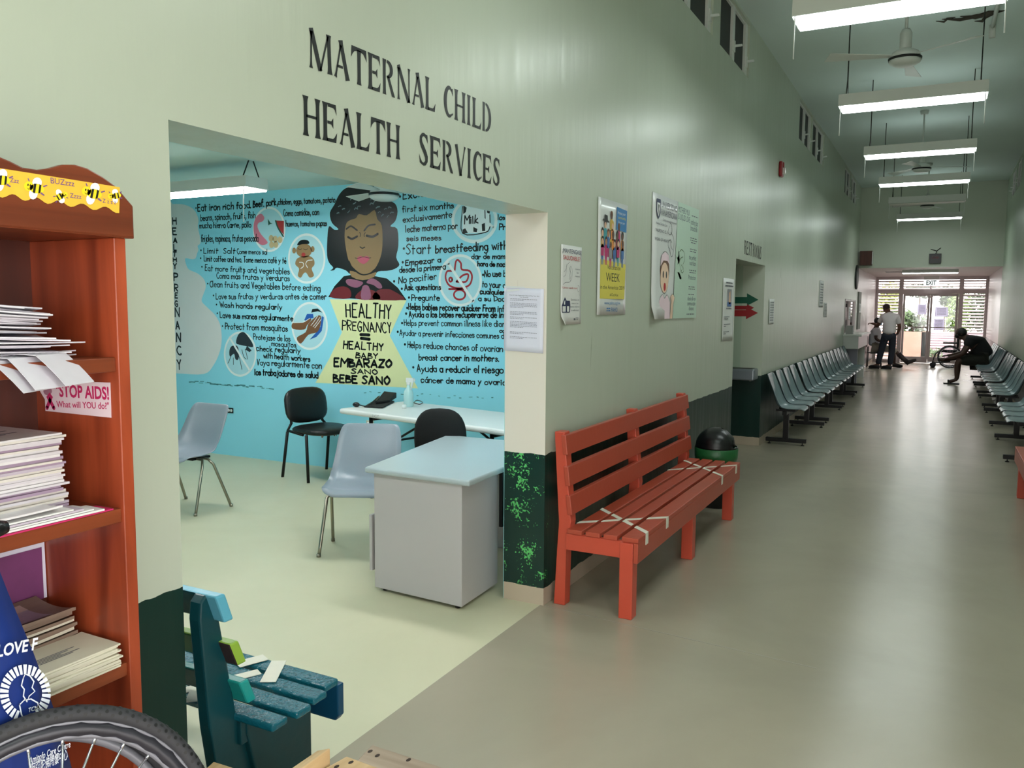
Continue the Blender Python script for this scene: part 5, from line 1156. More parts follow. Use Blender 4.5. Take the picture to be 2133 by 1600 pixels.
# ------------------------------------------------------------------ papers: every sheet and booklet is its own thing
M_MAGC = [mat('booklet_%d' % i, c_, .5, var=.12, scale=60) for i, c_ in enumerate(((206, 200, 206), (188, 176, 190), (214, 208, 200), (160, 138, 160), (220, 216, 218)))]
M_LEAFP = mat('leaflet_paper', (214, 210, 218), .6, var=.06, scale=30); M_CREAMP = mat('cream_paper', (214, 208, 188), .6, var=.05, scale=20); M_BRN = mat('brown_cover', (126, 106, 92), .5, var=.2, scale=25)
def sheet(name, cat, label, group, mt, c, sx, sy, th, rz, tilt=(0, 0), bend=0.0, seed=0, hang=None, mats2=None):
    """booklet lying flat: centre of its underside c, size sx (along x) sy (along y)"""
    rr = random.Random(seed); n = 7; vs = []
    R_ = Matrix.Rotation(rz, 3, 'Z') @ Matrix.Rotation(tilt[0], 3, 'X') @ Matrix.Rotation(tilt[1], 3, 'Y')
    for k in (0, th):
        for i in range(n):
            for j in range(n):
                u, v = i/(n-1)-.5, j/(n-1)-.5; z = k+bend*(u*u*2+v*v*.6)
                p = V(u*sx, v*sy, z)
                if hang and u > hang: d = (u-hang)*sx; p = V(hang*sx+d*.80, v*sy, z-d*.62-d*d*2)
                vs.append(R_ @ p)
    fs = []; K = n*n
    for i in range(n-1):
        for j in range(n-1): a = i*n+j; fs.append((K+a, K+a+n, K+a+n+1, K+a+1)); fs.append((a, a+1, a+n+1, a+n))
    rim = [j for j in range(n)]+[i*n+n-1 for i in range(1, n)]+[(n-1)*n+j for j in range(n-2, -1, -1)]+[i*n for i in range(n-2, 0, -1)]
    for k in range(len(rim)): a, b_ = rim[k], rim[(k+1) % len(rim)]; fs.append((a, b_, K+b_, K+a))
    mb = MB().add(vs, fs, 0, False); o = mb.build(name, mt); o.location = c; tag(o, label, cat, group); return o
rr = random.Random(11)
# loose leaflets heaped on the upper shelf
z = SH[3]+.001
for i in range(22):
    t = i/22
    sheet('leaflet', 'leaflet', 'white folded leaflet in the untidy heap on the upper shelf', 'leaflets heaped on the upper shelf', M_LEAFP, V(.155+rr.uniform(-.02, .02), .985+rr.uniform(-.035, .03)-t*.07, z), .19, .21-t*.03, .0028, rr.uniform(-.25, .25), (rr.uniform(-.02, .01)-t*.10, rr.uniform(-.03, .03)), rr.uniform(0, .012), i)
    z += .0050
for i, (y, a, lb) in enumerate(((.985, .45, 'white leaflet hanging over the upper shelf edge, leftmost of three'), (1.02, .25, 'white leaflet hanging over the upper shelf edge, middle of three'), (1.065, .38, 'white printed leaflet hanging over the upper shelf edge, nearest the side panel'))):
    o = sheet('leaflet', 'leaflet', lb, None, M_LEAFP, V(.272+.006*i, y-.05, SH[3]+.006+.004*i), .145, .09, .001, a, (0, 0), 0.0, i, hang=-.02)
    b = MB()
    for k in range(6): b.box((-.06+.0, -.035+k*.012, .0016), (.0, -.032+k*.012, .0018))
    b.build('small_print', M_TXT, o, world=False)
# tall stack of magazines on the middle shelf
z = SH[2]+.001
N1 = 30
for i in range(N1):
    th = rr.uniform(.0042, .0062)
    sheet('magazine', 'magazine', 'thin pale magazine in the tall stack on the middle shelf', 'magazines in the tall stack on the middle shelf', rr.choice(M_MAGC), V(.125+rr.uniform(-.006, .008), .93+rr.uniform(-.006, .01), z), .20, .275, th, rr.uniform(-.03, .03), (0, 0), 0, i)
    z += th+.0004
tm = sheet('magazine', 'magazine', '', None, M_MAGC[4], V(.128, .925, z), .205, .28, .004, .05)
bb = MB()
for k in range(9): bb.box((-.06+k*.012, -.02, .0042), (-.054+k*.012, .10-.03*(k % 3), .0044))
bb.build('small_print', M_TXT, tm, world=False)
tag(tm, 'pale printed magazine topmost on the tall stack', 'magazine')
z = SH[2]+.001
for i in range(6):
    th = .0030+.001*(i % 2)
    lb = ['pink-edged booklet lying flat before the tall stack, lowest of six', 'white booklet lying flat before the tall stack, second from below', 'white booklet lying flat before the tall stack, third from below', 'lilac booklet lying flat before the tall stack, fourth from below', 'white booklet lying flat before the tall stack, second from the top', 'curled printed booklet lying flat before the tall stack, topmost'][i]
    sheet('booklet', 'booklet', lb, None, [M_MAG, M_PAPER, M_PAPER, M_MAGC[1], M_PAPER, M_MAGC[4]][i], V(.268-.004*i, .995-.012*i, z), .055+.006*i, .27-.02*i, th, rr.uniform(-.02, .02), (0, 0), .012 if i == 5 else .0, i); z += th+.001
# lower shelf: brown booklets, cream forms, an upright folder
z = SH[1]+.001
for i in range(12):
    sheet('form_pad', 'paper', 'cream paper form in the low pile on the lower shelf', 'cream forms on the lower shelf', M_CREAMP, V(.232+rr.uniform(-.006, .004), 1.025+rr.uniform(-.006, .006), z), .13, .21, .0036, rr.uniform(-.05, .05), (0, 0), 0, i); z += .004
z = SH[1]+.001
for i in range(14):
    sheet('brown_booklet', 'booklet', 'brown-covered booklet in the curling stack behind the cream forms', 'brown booklets on the lower shelf', M_BRN if i > 9 else M_CREAMP if i % 3 == 0 else M_BRN, V(.095+rr.uniform(-.006, .006), 1.0+rr.uniform(-.008, .008), z), .14, .24, .0068, rr.uniform(-.04, .04), (0, 0), .02, i); z += .0072
def overprint(nm, m_, host, sx, sy, th, dz, dx=0.0, dy=0.0, bend=0.0, bars=0):
    """print lying on the upper face of a booklet"""
    b = MB()
    if bars:
        for k in range(bars): b.box((dx-sx/2+k*sx/bars, dy-sy/2, th+dz), (dx-sx/2+(k+.4)*sx/bars, dy+sy/2-(k % 3)*sy*.2, th+dz+.0002))
    else:
        n = 6; P = [V(dx+(i/n-.5)*sx, dy+(j/n-.5)*sy, 0) for i in range(n+1) for j in range(n+1)]; SXH, SYH = host['size']
        b.add([V(p.x, p.y, th+dz+bend*((p.x/SXH)**2*2+(p.y/SYH)**2*.6)) for p in P], [(i*(n+1)+j, i*(n+1)+j+1, (i+1)*(n+1)+j+1, (i+1)*(n+1)+j) for i in range(n) for j in range(n)])
    return b.build(nm, m_, host, world=False)
bb = bpy.data.objects['brown_booklet.013']; bb['size'] = (.14, .24)
overprint('cover_picture', mat('cover_picture', (150, 136, 150), .4, var=.35, scale=22), bb, .085, .17, .0068, .0016, .02, -.01, .02)
overprint('cover_print', mat('cover_print', (190, 168, 158), .5, var=.1), bb, .03, .09, .0068, .0026, -.035, .03, .02)
overprint('form_print', M_TXT, bpy.data.objects['form_pad.011'], .03, .09, .0036, .0006, .01, 0, 0, 5)
o = MB().hexa([V(.03, .80, SH[1]+.001), V(.10, .80, SH[1]+.001), V(.10, .822, SH[1]+.001), V(.03, .822, SH[1]+.001)], [V(.03, .84, SH[1]+.27), V(.10, .84, SH[1]+.27), V(.10, .862, SH[1]+.27), V(.03, .862, SH[1]+.27)]).build('folder', mat('purple_folder', (120, 62, 112), .5, var=.05)); tag(o, 'purple folder leaning on the lower shelf behind the blue bag', 'folder')
o = MB().hexa([V(.022, .82, SH[1]+.10), V(.026, .82, SH[1]+.10), V(.026, 1.148, SH[1]+.10), V(.022, 1.148, SH[1]+.10)], [V(.021, .82, SH[1]+.30), V(.0245, .82, SH[1]+.30), V(.0245, 1.148, SH[1]+.30), V(.021, 1.148, SH[1]+.30)]).build('cardboard_sheet', M_PAPERL); tag(o, 'pale purple-printed card standing against the back of the lower shelf', 'card')
MB().box((.0266, .82, SH[1]+.10), (.027, 1.14, SH[1]+.22)).build('purple_print', mat('purple_print', (118, 60, 108), .5, var=.2, scale=20), o)

# ================================================================== WOODEN PALLET at the lower edge
M_PINE = wood('raw_pine', (176, 142, 96), (214, 184, 140), .6, 'Y', 16); M_PINEW = wood('weathered_pine', (140, 122, 104), (190, 170, 150), .7, 'X', 12)
M_KNOT = mat('knot', (52, 38, 28), .8, var=0)
r = thing('wooden_pallet', 'raw pine pallet boards showing at the lower edge, under the wheelchair', 'pallet', (.6, 1.2, 0))
MB().box((.31, .25, .245), (1.35, .40, .27)).box((.31, .55, .245), (1.35, .70, .27)).box((.31, .85, .245), (.80, 1.0, .27)).build('deck_board', M_PINEW, r, .003)
for x in (.34, .80, 1.25): MB().box((x, .22, 0), (x+.08, 1.60 if x < .5 else 1.2, .245)).build('bearer', M_PINE, r, .003)
def plank(nm, A, z, th, m_, knots=()):
    P = [on_z(x, y, z) for x, y in A]; cc = (P[0]+P[1]+P[2]+P[3])/4; MB().box((cc.x-.035, cc.y-.035, 0), (cc.x+.035, cc.y+.035, z-th)).build('added_support', M_PINE, r, .003); b = MB(); b.hexa([q-V(0, 0, th) for q in P], P); o = b.build(nm, m_, r, .003)  # post added under each plank as a support, plank corners from image pixels
    if knots:
        k = MB()
        for x, y in knots: q = on_z(x, y, z+.0006); k.add([q+V(.006*math.cos(t), .006*math.sin(t)*1.6, 0) for t in [i*PI/5 for i in range(10)]], [tuple(range(10))])
        k.build('nail_holes', M_KNOT, o)
    return o
plank('deck_board', [(722, 1575), (790, 1600), (640, 1690), (570, 1660)], .36, .03, M_PINE, ((731, 1588), (701, 1597)))
plank('deck_board', [(775, 1551), (920, 1598), (980, 1700), (690, 1640)], .33, .028, M_PINEW, ((771, 1565), (786, 1574), (851, 1583)))
plank('deck_board', [(445, 1586), (490, 1600), (450, 1640), (405, 1622)], .40, .05, M_PINE)
A = [on_z(x, y, .40) for x, y in ((688, 1558), (661, 1563), (560, 1632), (590, 1630))]
b = MB(); b.hexa([V(q.x, q.y, 0) for q in A], A); b.build('side_board', M_PINE, r, .003)

# ================================================================== WHEELCHAIR on the pallet
M_TYRE = mat('black_tyre', (46, 46, 50), .7, var=.1); M_RIM = mat('grey_rim', (120, 120, 128), .4, .2, var=.15, scale=12); M_SPK = mat('spoke_steel', (206, 208, 214), .25, .9, var=0)
r = thing('wheelchair', 'folded wheelchair in front of the bookshelf, large spoked wheel at lower left', 'wheelchair', (.49, .83, 0))
az, ti = math.radians(-20), math.radians(10)
wn = V(math.cos(az)*math.cos(ti), math.sin(az)*math.cos(ti), math.sin(ti)); wh = V(-wn.y, wn.x, 0).normalized(); wv = wn.cross(wh)
WC = V(.485, .835, .58)
def wheel(c):
    e = bpy.data.objects.new('wheel', None); COL.objects.link(e); e.parent = r; e.matrix_parent_inverse = WM(r).inverted(); e.location = c
    C_ = lambda rad, n, off=0.0: [c+wn*off+wh*rad*math.cos(2*PI*i/n)+wv*rad*math.sin(2*PI*i/n) for i in range(n)]
    MB().tube(C_(.289, 72), .0145, 12, closed=True).build('tyre', M_TYRE, e); MB().tube(C_(.2745, 72, .004), .0045, 8, closed=True).build('rim_edge', M_RIM, e)
    h = MB()
    for i in range(150):    # the airless tyre is pierced all round
        a = 2*PI*i/150
        for off, rad in ((.0105, .299), (.0143, .2885)) if i % 2 else ((.0135, .2945), (.003, .3032)):
            d = wh*math.cos(a)+wv*math.sin(a); p = c+wn*off+d*rad; nrm = (wn*off+d*(rad-.289)).normalized(); t1 = nrm.cross(wn.cross(d)).normalized(); t2 = nrm.cross(t1)
            h.add([p+nrm*.0006+(t1*math.cos(k)+t2*math.sin(k))*.0036 for k in [j*PI/3 for j in range(6)]], [tuple(range(6))])
    h.build('tyre_holes', M_BLACK, e)
    MB().tube(C_(.262, 72, .002), [.0125+.0018*math.sin(i*3.0) for i in range(72)], 10, closed=True).build('rim', mat('rubber_grey_rim', (44, 43, 50), .4, .1, var=.35, scale=30), e)
    MB().tube(C_(.250, 72, .002), .0055, 8, closed=True).build('rim_edge', M_RIM, e)
    MB().tube(C_(.262, 60, .045), .008, 8, closed=True).build('hand_rim', M_RIM, e) if False else None
    for i in range(28):
        a = 2*PI*i/28+.06; a2 = a+(.55 if i % 2 else -.55); f = .022 if (i//2) % 2 else -.022
        d1 = wh*math.cos(a)+wv*math.sin(a); d2 = wh*math.cos(a2)+wv*math.sin(a2)
        MB().tube([c+d1*.248+wn*.002, c+d2*.02+wn*f], .0023, 6).tube([c+d1*.25+wn*.002, c+d1*.236+wn*.002], .0030, 6).build('spoke', M_SPK, e)
    MB().lathe([(.012, -.05), (.022, -.03), (.018, 0), (.022, .03), (.012, .05)], c, 20, ax=wn).build('hub', M_RIM, e)
    return e
wheel(WC); 
W2 = WC-wn*.085-V(0, .02, .02)
e = bpy.data.objects.new('wheel', None); COL.objects.link(e); e.parent = r; e.matrix_parent_inverse = WM(r).inverted(); e.location = W2
ring2 = [W2+wh*.284*math.cos(2*PI*i/60)+wv*.284*math.sin(2*PI*i/60) for i in range(60)]
MB().tube(ring2, .017, 10, closed=True).build('tyre', M_TYRE, e)
MB().tube([W2+(q-W2)*.91 for q in ring2], .010, 8, closed=True).build('rim', M_RIM, e)
MB().tube([W2-wn*.01, WC+wn*.05], .010, 10).build('axle', M_RIM, r)
hp = on_x(10, 1098, .42)
MB().tube(smooth_pts([W2+V(.02, -.1, -.05), V(.40, .62, .75), V(.41, .70, hp.z-.03), V(.42, hp.y-.05, hp.z), V(.42, hp.y-.02, hp.z)], 5), .011, 10).build('frame_tube', M_RIM, r)
MB().tube([V(.42, hp.y-.11, hp.z+.004), hp+V(0, -.012, 0), hp+V(0, .002, 0)], [.014, .015, .011], 12).build('push_handle', M_PLB, r)
# blue bag hanging on the wheelchair before the bookshelf
M_BAG = mat('blue_vinyl_bag', (22, 46, 116), .4, var=.08, scale=5, bump=.25, bscale=6); M_BAGW = mat('bag_white_print', (220, 226, 236), .5, var=.03)
XB0, XB1 = .365, .40
def bp(x, y): p = on_x(x, y, XB1); return (p.y, p.z)
BR = [bp(8, 1168), bp(32, 1240), bp(75, 1360), bp(120, 1490), bp(150, 1575), bp(185, 1680)]
r = thing('bag', 'blue printed bag with white sunburst emblem hanging before the bookshelf', 'bag', (.38, .80, .6))
nz = 6; b = MB(); vs = []
for (y, z) in BR:
    for k in range(9):
        u = k/8; yy = y-u*.36; bulge = .012*math.sin(u*PI*1.3+z*9)
        vs.append(V(XB1-.008+bulge-.008*(u < .05), yy, z+u*.02))
for (y, z) in BR:
    for k in range(9): u = k/8; vs.append(V(XB0-.012*math.sin(u*PI), y-u*.36, z+u*.02))
K = 54; fs = []
for i in range(5):
    for j in range(8): a = i*9+j; fs.append((a, a+1, a+10, a+9)); fs.append((K+a, K+a+9, K+a+10, K+a+1))
rim = [j for j in range(9)]+[i*9+8 for i in range(1, 6)]+[45+j for j in range(7, -1, -1)]+[i*9 for i in range(4, 0, -1)]
for k in range(len(rim)): a, b_ = rim[k], rim[(k+1) % len(rim)]; fs.append((a, K+a, K+b_, b_))
b.add(vs, fs, 0, True); b.build('bag_body', M_BAG, r)
BG = Plane((XB1+.006, 0, 0), (0, 1, 0), (0, 0, 1), (1, 0, 0))
def bq(x, y): p = on_x(x, y, XB1+.006); return (p.y, p.z)
b = MB(); fit(BG, b, 'I LOVE F', bq(-22, 1372), bq(76, 1352), abs(bq(30, 1340)[1]-bq(30, 1364)[1]), .001, .025); b.build('bag_text', M_BAGW, r)
b = MB(); fit(BG, b, 'Amitofo Care Centre', bq(60, 1592), bq(146, 1556), abs(bq(80, 1570)[1]-bq(80, 1584)[1]), .001, .01); fit(BG, b, '\u963f\u5f4c\u9640\u4f5b\u95dc\u61f7\u4e2d\u5fc3', bq(64, 1612), bq(140, 1580), abs(bq(80, 1590)[1]-bq(80, 1608)[1]), .001, .01); b.build('bag_text', M_BAGW, r)
cx, cy, rx, ry = 52, 1444, 53, 60; b = MB()
for i in range(30):
    a0 = 2*PI*(i+.12)/30; a1 = 2*PI*(i+.80)/30
    if 62 < (i+.5)*12 < 108: continue
    BG.shape(b, [bq(cx+rx*k*math.cos(a), cy+ry*k*math.sin(a)) for a, k in ((a0, .66), (a0, 1.0), (a1, 1.0), (a1, .66))], 0, .001)
for line in ([(48, 1412), (52, 1404), (62, 1408), (70, 1420), (66, 1432), (72, 1440), (60, 1450), (56, 1462), (48, 1450), (50, 1436), (44, 1428), (48, 1412)], [(40, 1468), (50, 1458), (64, 1456), (78, 1464), (80, 1476), (88, 1484), (76, 1496), (60, 1494), (50, 1500), (44, 1488), (40, 1468)]):
    BG.stroke(b, [bq(*p) for p in line], .0022, 0, .001)
fit(BG, b, 'TCM', bq(58, 1484), bq(78, 1478), .008, .001, .01)
b.build('bag_emblem', M_BAGW, r)
# ================================================================== PEOPLE at the far end
M_SK = mat('dark_brown_skin', (72, 48, 38), .5, var=.06, scale=12); M_SK2 = mat('brown_skin', (88, 58, 44), .5, var=.06, scale=12)
def skin_mesh(joints, edges, sub=2):
    """a tapered surface grown over a skeleton; the first joint is the root"""
    names = list(joints); me = bpy.data.meshes.new('skeleton')
    me.from_pydata([joints[k][0] for k in names], [(names.index(a), names.index(b_)) for a, b_ in edges], [])
    o = bpy.data.objects.new('skeleton', me); COL.objects.link(o)
    md = o.modifiers.new('skin', 'SKIN'); md.use_smooth_shade = True
    for i, k in enumerate(names):
        rr = joints[k][1]; me.skin_vertices[0].data[i].radius = (rr, rr) if not isinstance(rr, tuple) else rr
    me.skin_vertices[0].data[0].use_root = True
    s = o.modifiers.new('sub', 'SUBSURF'); s.levels = sub; s.render_levels = sub
    dg = bpy.context.evaluated_depsgraph_get(); ev = o.evaluated_get(dg); m2 = ev.to_mesh()
    vs = [v.co.copy() for v in m2.vertices]; fs = [tuple(p.vertices) for p in m2.polygons]
    ev.to_mesh_clear(); bpy.data.objects.remove(o); bpy.data.meshes.remove(me)
    return vs, fs
def fuse(mb, voxel=.012):
    """melt the shapes into one continuous surface"""
    me = bpy.data.meshes.new('body'); me.from_pydata(mb.v, [], mb.f); o = bpy.data.objects.new('body', me); COL.objects.link(o)
    rm = o.modifiers.new('r', 'REMESH'); rm.mode = 'VOXEL'; rm.voxel_size = voxel; rm.use_smooth_shade = True
    sm = o.modifiers.new('s', 'SMOOTH'); sm.factor = .5; sm.iterations = 2
    dg = bpy.context.evaluated_depsgraph_get(); ev = o.evaluated_get(dg); m2 = ev.to_mesh()
    vs = [v.co.copy() for v in m2.vertices]; fs = [tuple(p.vertices) for p in m2.polygons]
    ev.to_mesh_clear(); bpy.data.objects.remove(o); bpy.data.meshes.remove(me)
    return MB().add(vs, fs, 0, True)
def head(mb, c, face, up=V(0, 0, 1), s=1.0):
    """skull, jaw, nose, ears, lips and brow around centre c looking along face; about .23 high"""
    face = V(*face).normalized(); up = (V(*up)-face*V(*up).dot(face)).normalized(); rt = face.cross(up)
    M = Matrix((rt, face, up)).transposed(); c = V(*c); W_ = lambda x, y, z: c+M @ V(x*s, y*s, z*s)
    mb.ball(W_(0, -.012, .02), (.074*s, .094*s, .095*s), 20, 0, M); mb.ball(W_(0, .022, -.045), (.056*s, .062*s, .068*s), 16, 0, M)
    mb.ball(W_(0, .086, -.012), (.014*s, .022*s, .026*s), 10, 0, M); mb.ball(W_(0, .080, -.055), (.026*s, .014*s, .012*s), 10, 0, M); mb.ball(W_(0, .072, .03), (.05*s, .016*s, .012*s), 10, 0, M)
    for sx in (-1, 1): mb.ball(W_(sx*.076, -.005, -.005), (.010*s, .02*s, .032*s), 10, 0, M)
    return M, c
def hand_joints(J, E, wrist, name, d, palm_n, L=.18, curl=.5):
    """palm and five fingers from a wrist joint: d the way the hand points, palm_n the palm's normal"""
    d = V(*d).normalized(); n = (V(*palm_n)-d*V(*palm_n).dot(d)).normalized(); s = d.cross(n); w = V(*J[wrist][0])
    J[name+'p'] = (w+d*L*.28, (.030, .019)); E.append((wrist, name+'p'))
    J[name+'q'] = (w+d*L*.48, (.036, .015)); E.append((name+'p', name+'q'))
    for i, (off, ln) in enumerate(((-.030, .40), (-.010, .46), (.010, .43), (.028, .34))):
        p0 = w+d*L*.54+s*off; p1 = p0+(d*math.cos(curl*.5)+n*math.sin(curl*.5))*L*ln*.5; p2 = p1+(d*math.cos(curl*1.3)+n*math.sin(curl*1.3))*L*ln*.5
        for k, (p, rr) in enumerate(((p0, .0095), (p1, .009), (p2, .0075))): J['%sf%d%d' % (name, i, k)] = (p, rr)
        E += [(name+'q', '%sf%d0' % (name, i)), ('%sf%d0' % (name, i), '%sf%d1' % (name, i)), ('%sf%d1' % (name, i), '%sf%d2' % (name, i))]
    t0 = w+d*L*.22-s*.034; t1 = t0+(d*.7-s*.7+n*.3).normalized()*L*.2; t2 = t1+(d*.9-s*.2+n*.4).normalized()*L*.17
    for k, (p, rr) in enumerate(((t0, .011), (t1, .0105), (t2, .008))): J['%st%d' % (name, k)] = (p, rr)
    E += [(name+'p', name+'t0'), (name+'t0', name+'t1'), (name+'t1', name+'t2')]
def person(label, base, J, E, headc, face, clothes, skin, extra=None, hands=(), s=1.0, up=(0, 0, 1)):
    r = thing('person', label, 'person', base)
    J = dict(J); E = list(E)
    for h in hands: hand_joints(J, E, *h)
    vs, fs = skin_mesh(J, E); mb = MB().add(vs, fs); head(mb, headc, face, up, s)
    body = fuse(mb, .009); body.build('body', skin, r)
    for nm, jn, ed, grow, m_ in clothes:
        JJ = {k: (J[k][0], tuple(x+grow for x in J[k][1]) if isinstance(J[k][1], tuple) else J[k][1]+grow) for k in jn}
        for k, v in ((k, v) for k, v in ed[1].items()): JJ[k] = v
        vs, fs = skin_mesh(JJ, ed[0]); MB().add(vs, fs, 0, True).build(nm, m_, r)
    if extra: extra(r)
    return r
# --- standing man, back to the lens, bending over the seated person
M_SHIRT = mat('white_cotton', (206, 202, 202), .85, var=.06, scale=12, bump=.25, bscale=10); M_JEANS = mat('dark_jeans', (28, 32, 44), .85, var=.12, scale=20); M_CAP = mat('dark_red_cap', (40, 22, 22), .8, var=.1); M_SHOE = mat('black_shoes', (18, 17, 18), .5, var=.1)
bx, by = .585, 24.1
def P(x, y, z): return V(bx+x, by+y, z)
J = {'pel': (P(0, 0, .93), (.155, .12)), 'wai': (P(0, .0, 1.06), (.135, .11)), 'che': (P(0, -.01, 1.27), (.155, .12)), 'sho': (P(-.01, .02, 1.42), (.14, .10)), 'nec': (P(-.04, .06, 1.52), .062), 'hea': (P(-.08, .10, 1.60), .07),
     'lsh': (P(-.165, .04, 1.39), .068), 'lel': (P(-.29, .12, 1.16), .05), 'lwr': (P(-.42, .22, 1.20), .034), 'rsh': (P(.165, .02, 1.39), .068), 'rel': (P(.25, .05, 1.12), .05), 'rwr': (P(.20, .20, .95), .034),
     'lhi': (P(-.09, 0, .86), .098), 'lkn': (P(-.17, .03, .48), .068), 'lan': (P(-.24, -.02, .10), .048), 'lto': (P(-.40, .03, .045), .042), 'rhi': (P(.09, 0, .86), .098), 'rkn': (P(.09, .04, .48), .068), 'ran': (P(.06, -.02, .10), .048), 'rto': (P(-.09, .02, .045), .042)}
E = [('pel', 'wai'), ('wai', 'che'), ('che', 'sho'), ('sho', 'nec'), ('nec', 'hea'), ('sho', 'lsh'), ('lsh', 'lel'), ('lel', 'lwr'), ('sho', 'rsh'), ('rsh', 'rel'), ('rel', 'rwr'), ('pel', 'lhi'), ('lhi', 'lkn'), ('lkn', 'lan'), ('lan', 'lto'), ('pel', 'rhi'), ('rhi', 'rkn'), ('rkn', 'ran'), ('ran', 'rto')]
shirt = ('shirt', ('pel', 'wai', 'che', 'sho', 'lsh', 'rsh'), ([('pel', 'wai'), ('wai', 'che'), ('che', 'sho'), ('sho', 'lsh'), ('lsh', 'le2'), ('sho', 'rsh'), ('rsh', 're2'), ('sho', 'nk')], {'pel': (P(0, 0, .90), (.20, .165)), 'wai': (P(0, 0, 1.06), (.175, .145)), 'le2': (P(-.265, .10, 1.22), .072), 're2': (P(.235, .04, 1.19), .072), 'nk': (P(-.03, .045, 1.485), .075)}), .024, M_SHIRT)
trou = ('trousers', ('pel', 'lhi', 'lkn', 'lan', 'rhi', 'rkn', 'ran'), ([('pel', 'lhi'), ('lhi', 'lkn'), ('lkn', 'lan'), ('pel', 'rhi'), ('rhi', 'rkn'), ('rkn', 'ran')], {'pel': (P(0, 0, .88), (.12, .11))}), .022, M_JEANS)
def capshoes(r):
    hc = P(-.10, .11, 1.615); b = MB(); b.ball(hc+V(0, -.005, .035), (.088, .098, .085), 18); b.hexa([hc+V(-.17, -.02, .0), hc+V(-.06, -.06, .035), hc+V(-.06, .10, .035), hc+V(-.17, .09, .0)], [hc+V(-.17, -.02, .012), hc+V(-.06, -.06, .05), hc+V(-.06, .10, .05), hc+V(-.17, .09, .012)]); b.build('cap', M_CAP, r)
    for a, c_ in (('lan', 'lto'), ('ran', 'rto')):
        p, q = J[a][0], J[c_][0]; b = MB(); d = (q-p); d.z = 0; d.normalize(); b.tube([V(p.x, p.y, .05)-d*.05, V(p.x, p.y, .06), V(q.x, q.y, .045), V(q.x, q.y, .04)+d*.06], [.045, .056, .050, .03], 12); b.box((min(p.x-d.x*.05, q.x+d.x*.07), min(p.y, q.y)-.04, 0), (max(p.x-d.x*.05, q.x+d.x*.07), max(p.y, q.y)+.04, .022)); b.build('shoe', M_SHOE, r, .006)
person('standing person in white T-shirt, dark jeans and cap, leaning over the seated one', (bx, by, 0), J, E, P(-.10, .11, 1.615), (-.8, .35, -.45), [shirt, trou], M_SK2, capshoes, [('lwr', 'L', (-.8, .3, .1), (0, .2, -1), .17, 1.1), ('rwr', 'R', (-.5, .6, -.3), (-1, 0, 0), .18, .7)])
# --- seated person in white by the counter
M_WTOP = mat('white_blouse', (212, 214, 222), .85, var=.05, scale=12, bump=.2, bscale=10); M_KHAKI = mat('pale_trousers', (150, 140, 128), .85, var=.06); M_MASK = mat('blue_face_mask', (120, 170, 206), .8, var=.03); M_BOOT = mat('dark_boot', (46, 36, 36), .6, var=.1)
sx, sy = .195, 24.75
def Q(x, y, z): return V(sx+x, sy+y, z)
J2 = {'pel': (Q(0, 0, .56), (.15, .13)), 'wai': (Q(.0, 0, .70), (.135, .12)), 'che': (Q(.01, 0, .92), (.15, .12)), 'sho': (Q(.03, 0, 1.06), (.14, .09)), 'nec': (Q(.05, 0, 1.15), .055), 'hea': (Q(.07, 0, 1.22), .065),
      'lsh': (Q(.04, -.17, 1.03), .062), 'lel': (Q(.05, -.24, .78), .046), 'lwr': (Q(.24, -.18, .68), .032), 'rsh': (Q(.04, .17, 1.03), .062), 'rel': (Q(.06, .23, .78), .046), 'rwr': (Q(.26, .16, .68), .032),
      'lhi': (Q(.06, -.09, .53), .09), 'lkn': (Q(.50, -.12, .50), .065), 'lan': (Q(.84, -.15, .18), .045), 'lto': (Q(1.02, -.15, .20), .038), 'rhi': (Q(.06, .09, .53), .09), 'rkn': (Q(.48, .12, .50), .065), 'ran': (Q(.52, .13, .10), .045), 'rto': (Q(.68, .13, .045), .038)}
top2 = ('blouse', ('pel', 'wai', 'che', 'sho', 'lsh', 'rsh'), ([('pel', 'wai'), ('wai', 'che'), ('che', 'sho'), ('sho', 'lsh'), ('lsh', 'le2'), ('sho', 'rsh'), ('rsh', 're2')], {'le2': (Q(.048, -.225, .85), .068), 're2': (Q(.055, .21, .85), .068)}), .026, M_WTOP)
tr2 = ('trousers', ('pel', 'lhi', 'lkn', 'rhi', 'rkn'), ([('pel', 'lhi'), ('lhi', 'lkn'), ('lkn', 'ls'), ('pel', 'rhi'), ('rhi', 'rkn'), ('rkn', 'rs')], {'ls': (Q(.60, -.13, .40), .07), 'rs': (Q(.50, .125, .36), .07)}), .022, M_KHAKI)
def maskboot(r):
    hc = Q(.08, 0, 1.245); b = MB(); b.ball(hc+V(.05, 0, -.05), (.048, .062, .05), 16); b.build('face_mask', M_MASK, r)
    b = MB(); b.ball(hc+V(-.02, 0, .03), (.098, .088, .09), 18); b.build('hair', M_BLACK, r)
    b = MB(); b.tube([Q(.62, -.135, .39), Q(.74, -.145, .27), Q(.85, -.15, .17)], [.068, .064, .06], 12); b.tube([Q(.82, -.15, .12), Q(.86, -.15, .17), Q(.98, -.15, .21), Q(1.06, -.15, .25)], [.05, .055, .05, .03], 12); b.build('boot', M_BOOT, r)
    b = MB(); p = J2['ran'][0]; b.tube([p+V(-.05, 0, -.05), p+V(0, 0, -.04), p+V(.15, 0, -.055), p+V(.21, 0, -.06)], [.042, .054, .048, .028], 12); b.build('shoe', M_SHOE, r)
person('seated person in white with blue face mask, one booted leg stretched out', (sx, sy, 0), J2, E, Q(.08, 0, 1.245), (.9, -.2, -.25), [top2, tr2], M_SK, maskboot, [('lwr', 'L', (.9, .2, -.2), (0, 0, -1), .17, .4), ('rwr', 'R', (.9, -.2, -.2), (0, 0, -1), .17, .4)], .95)
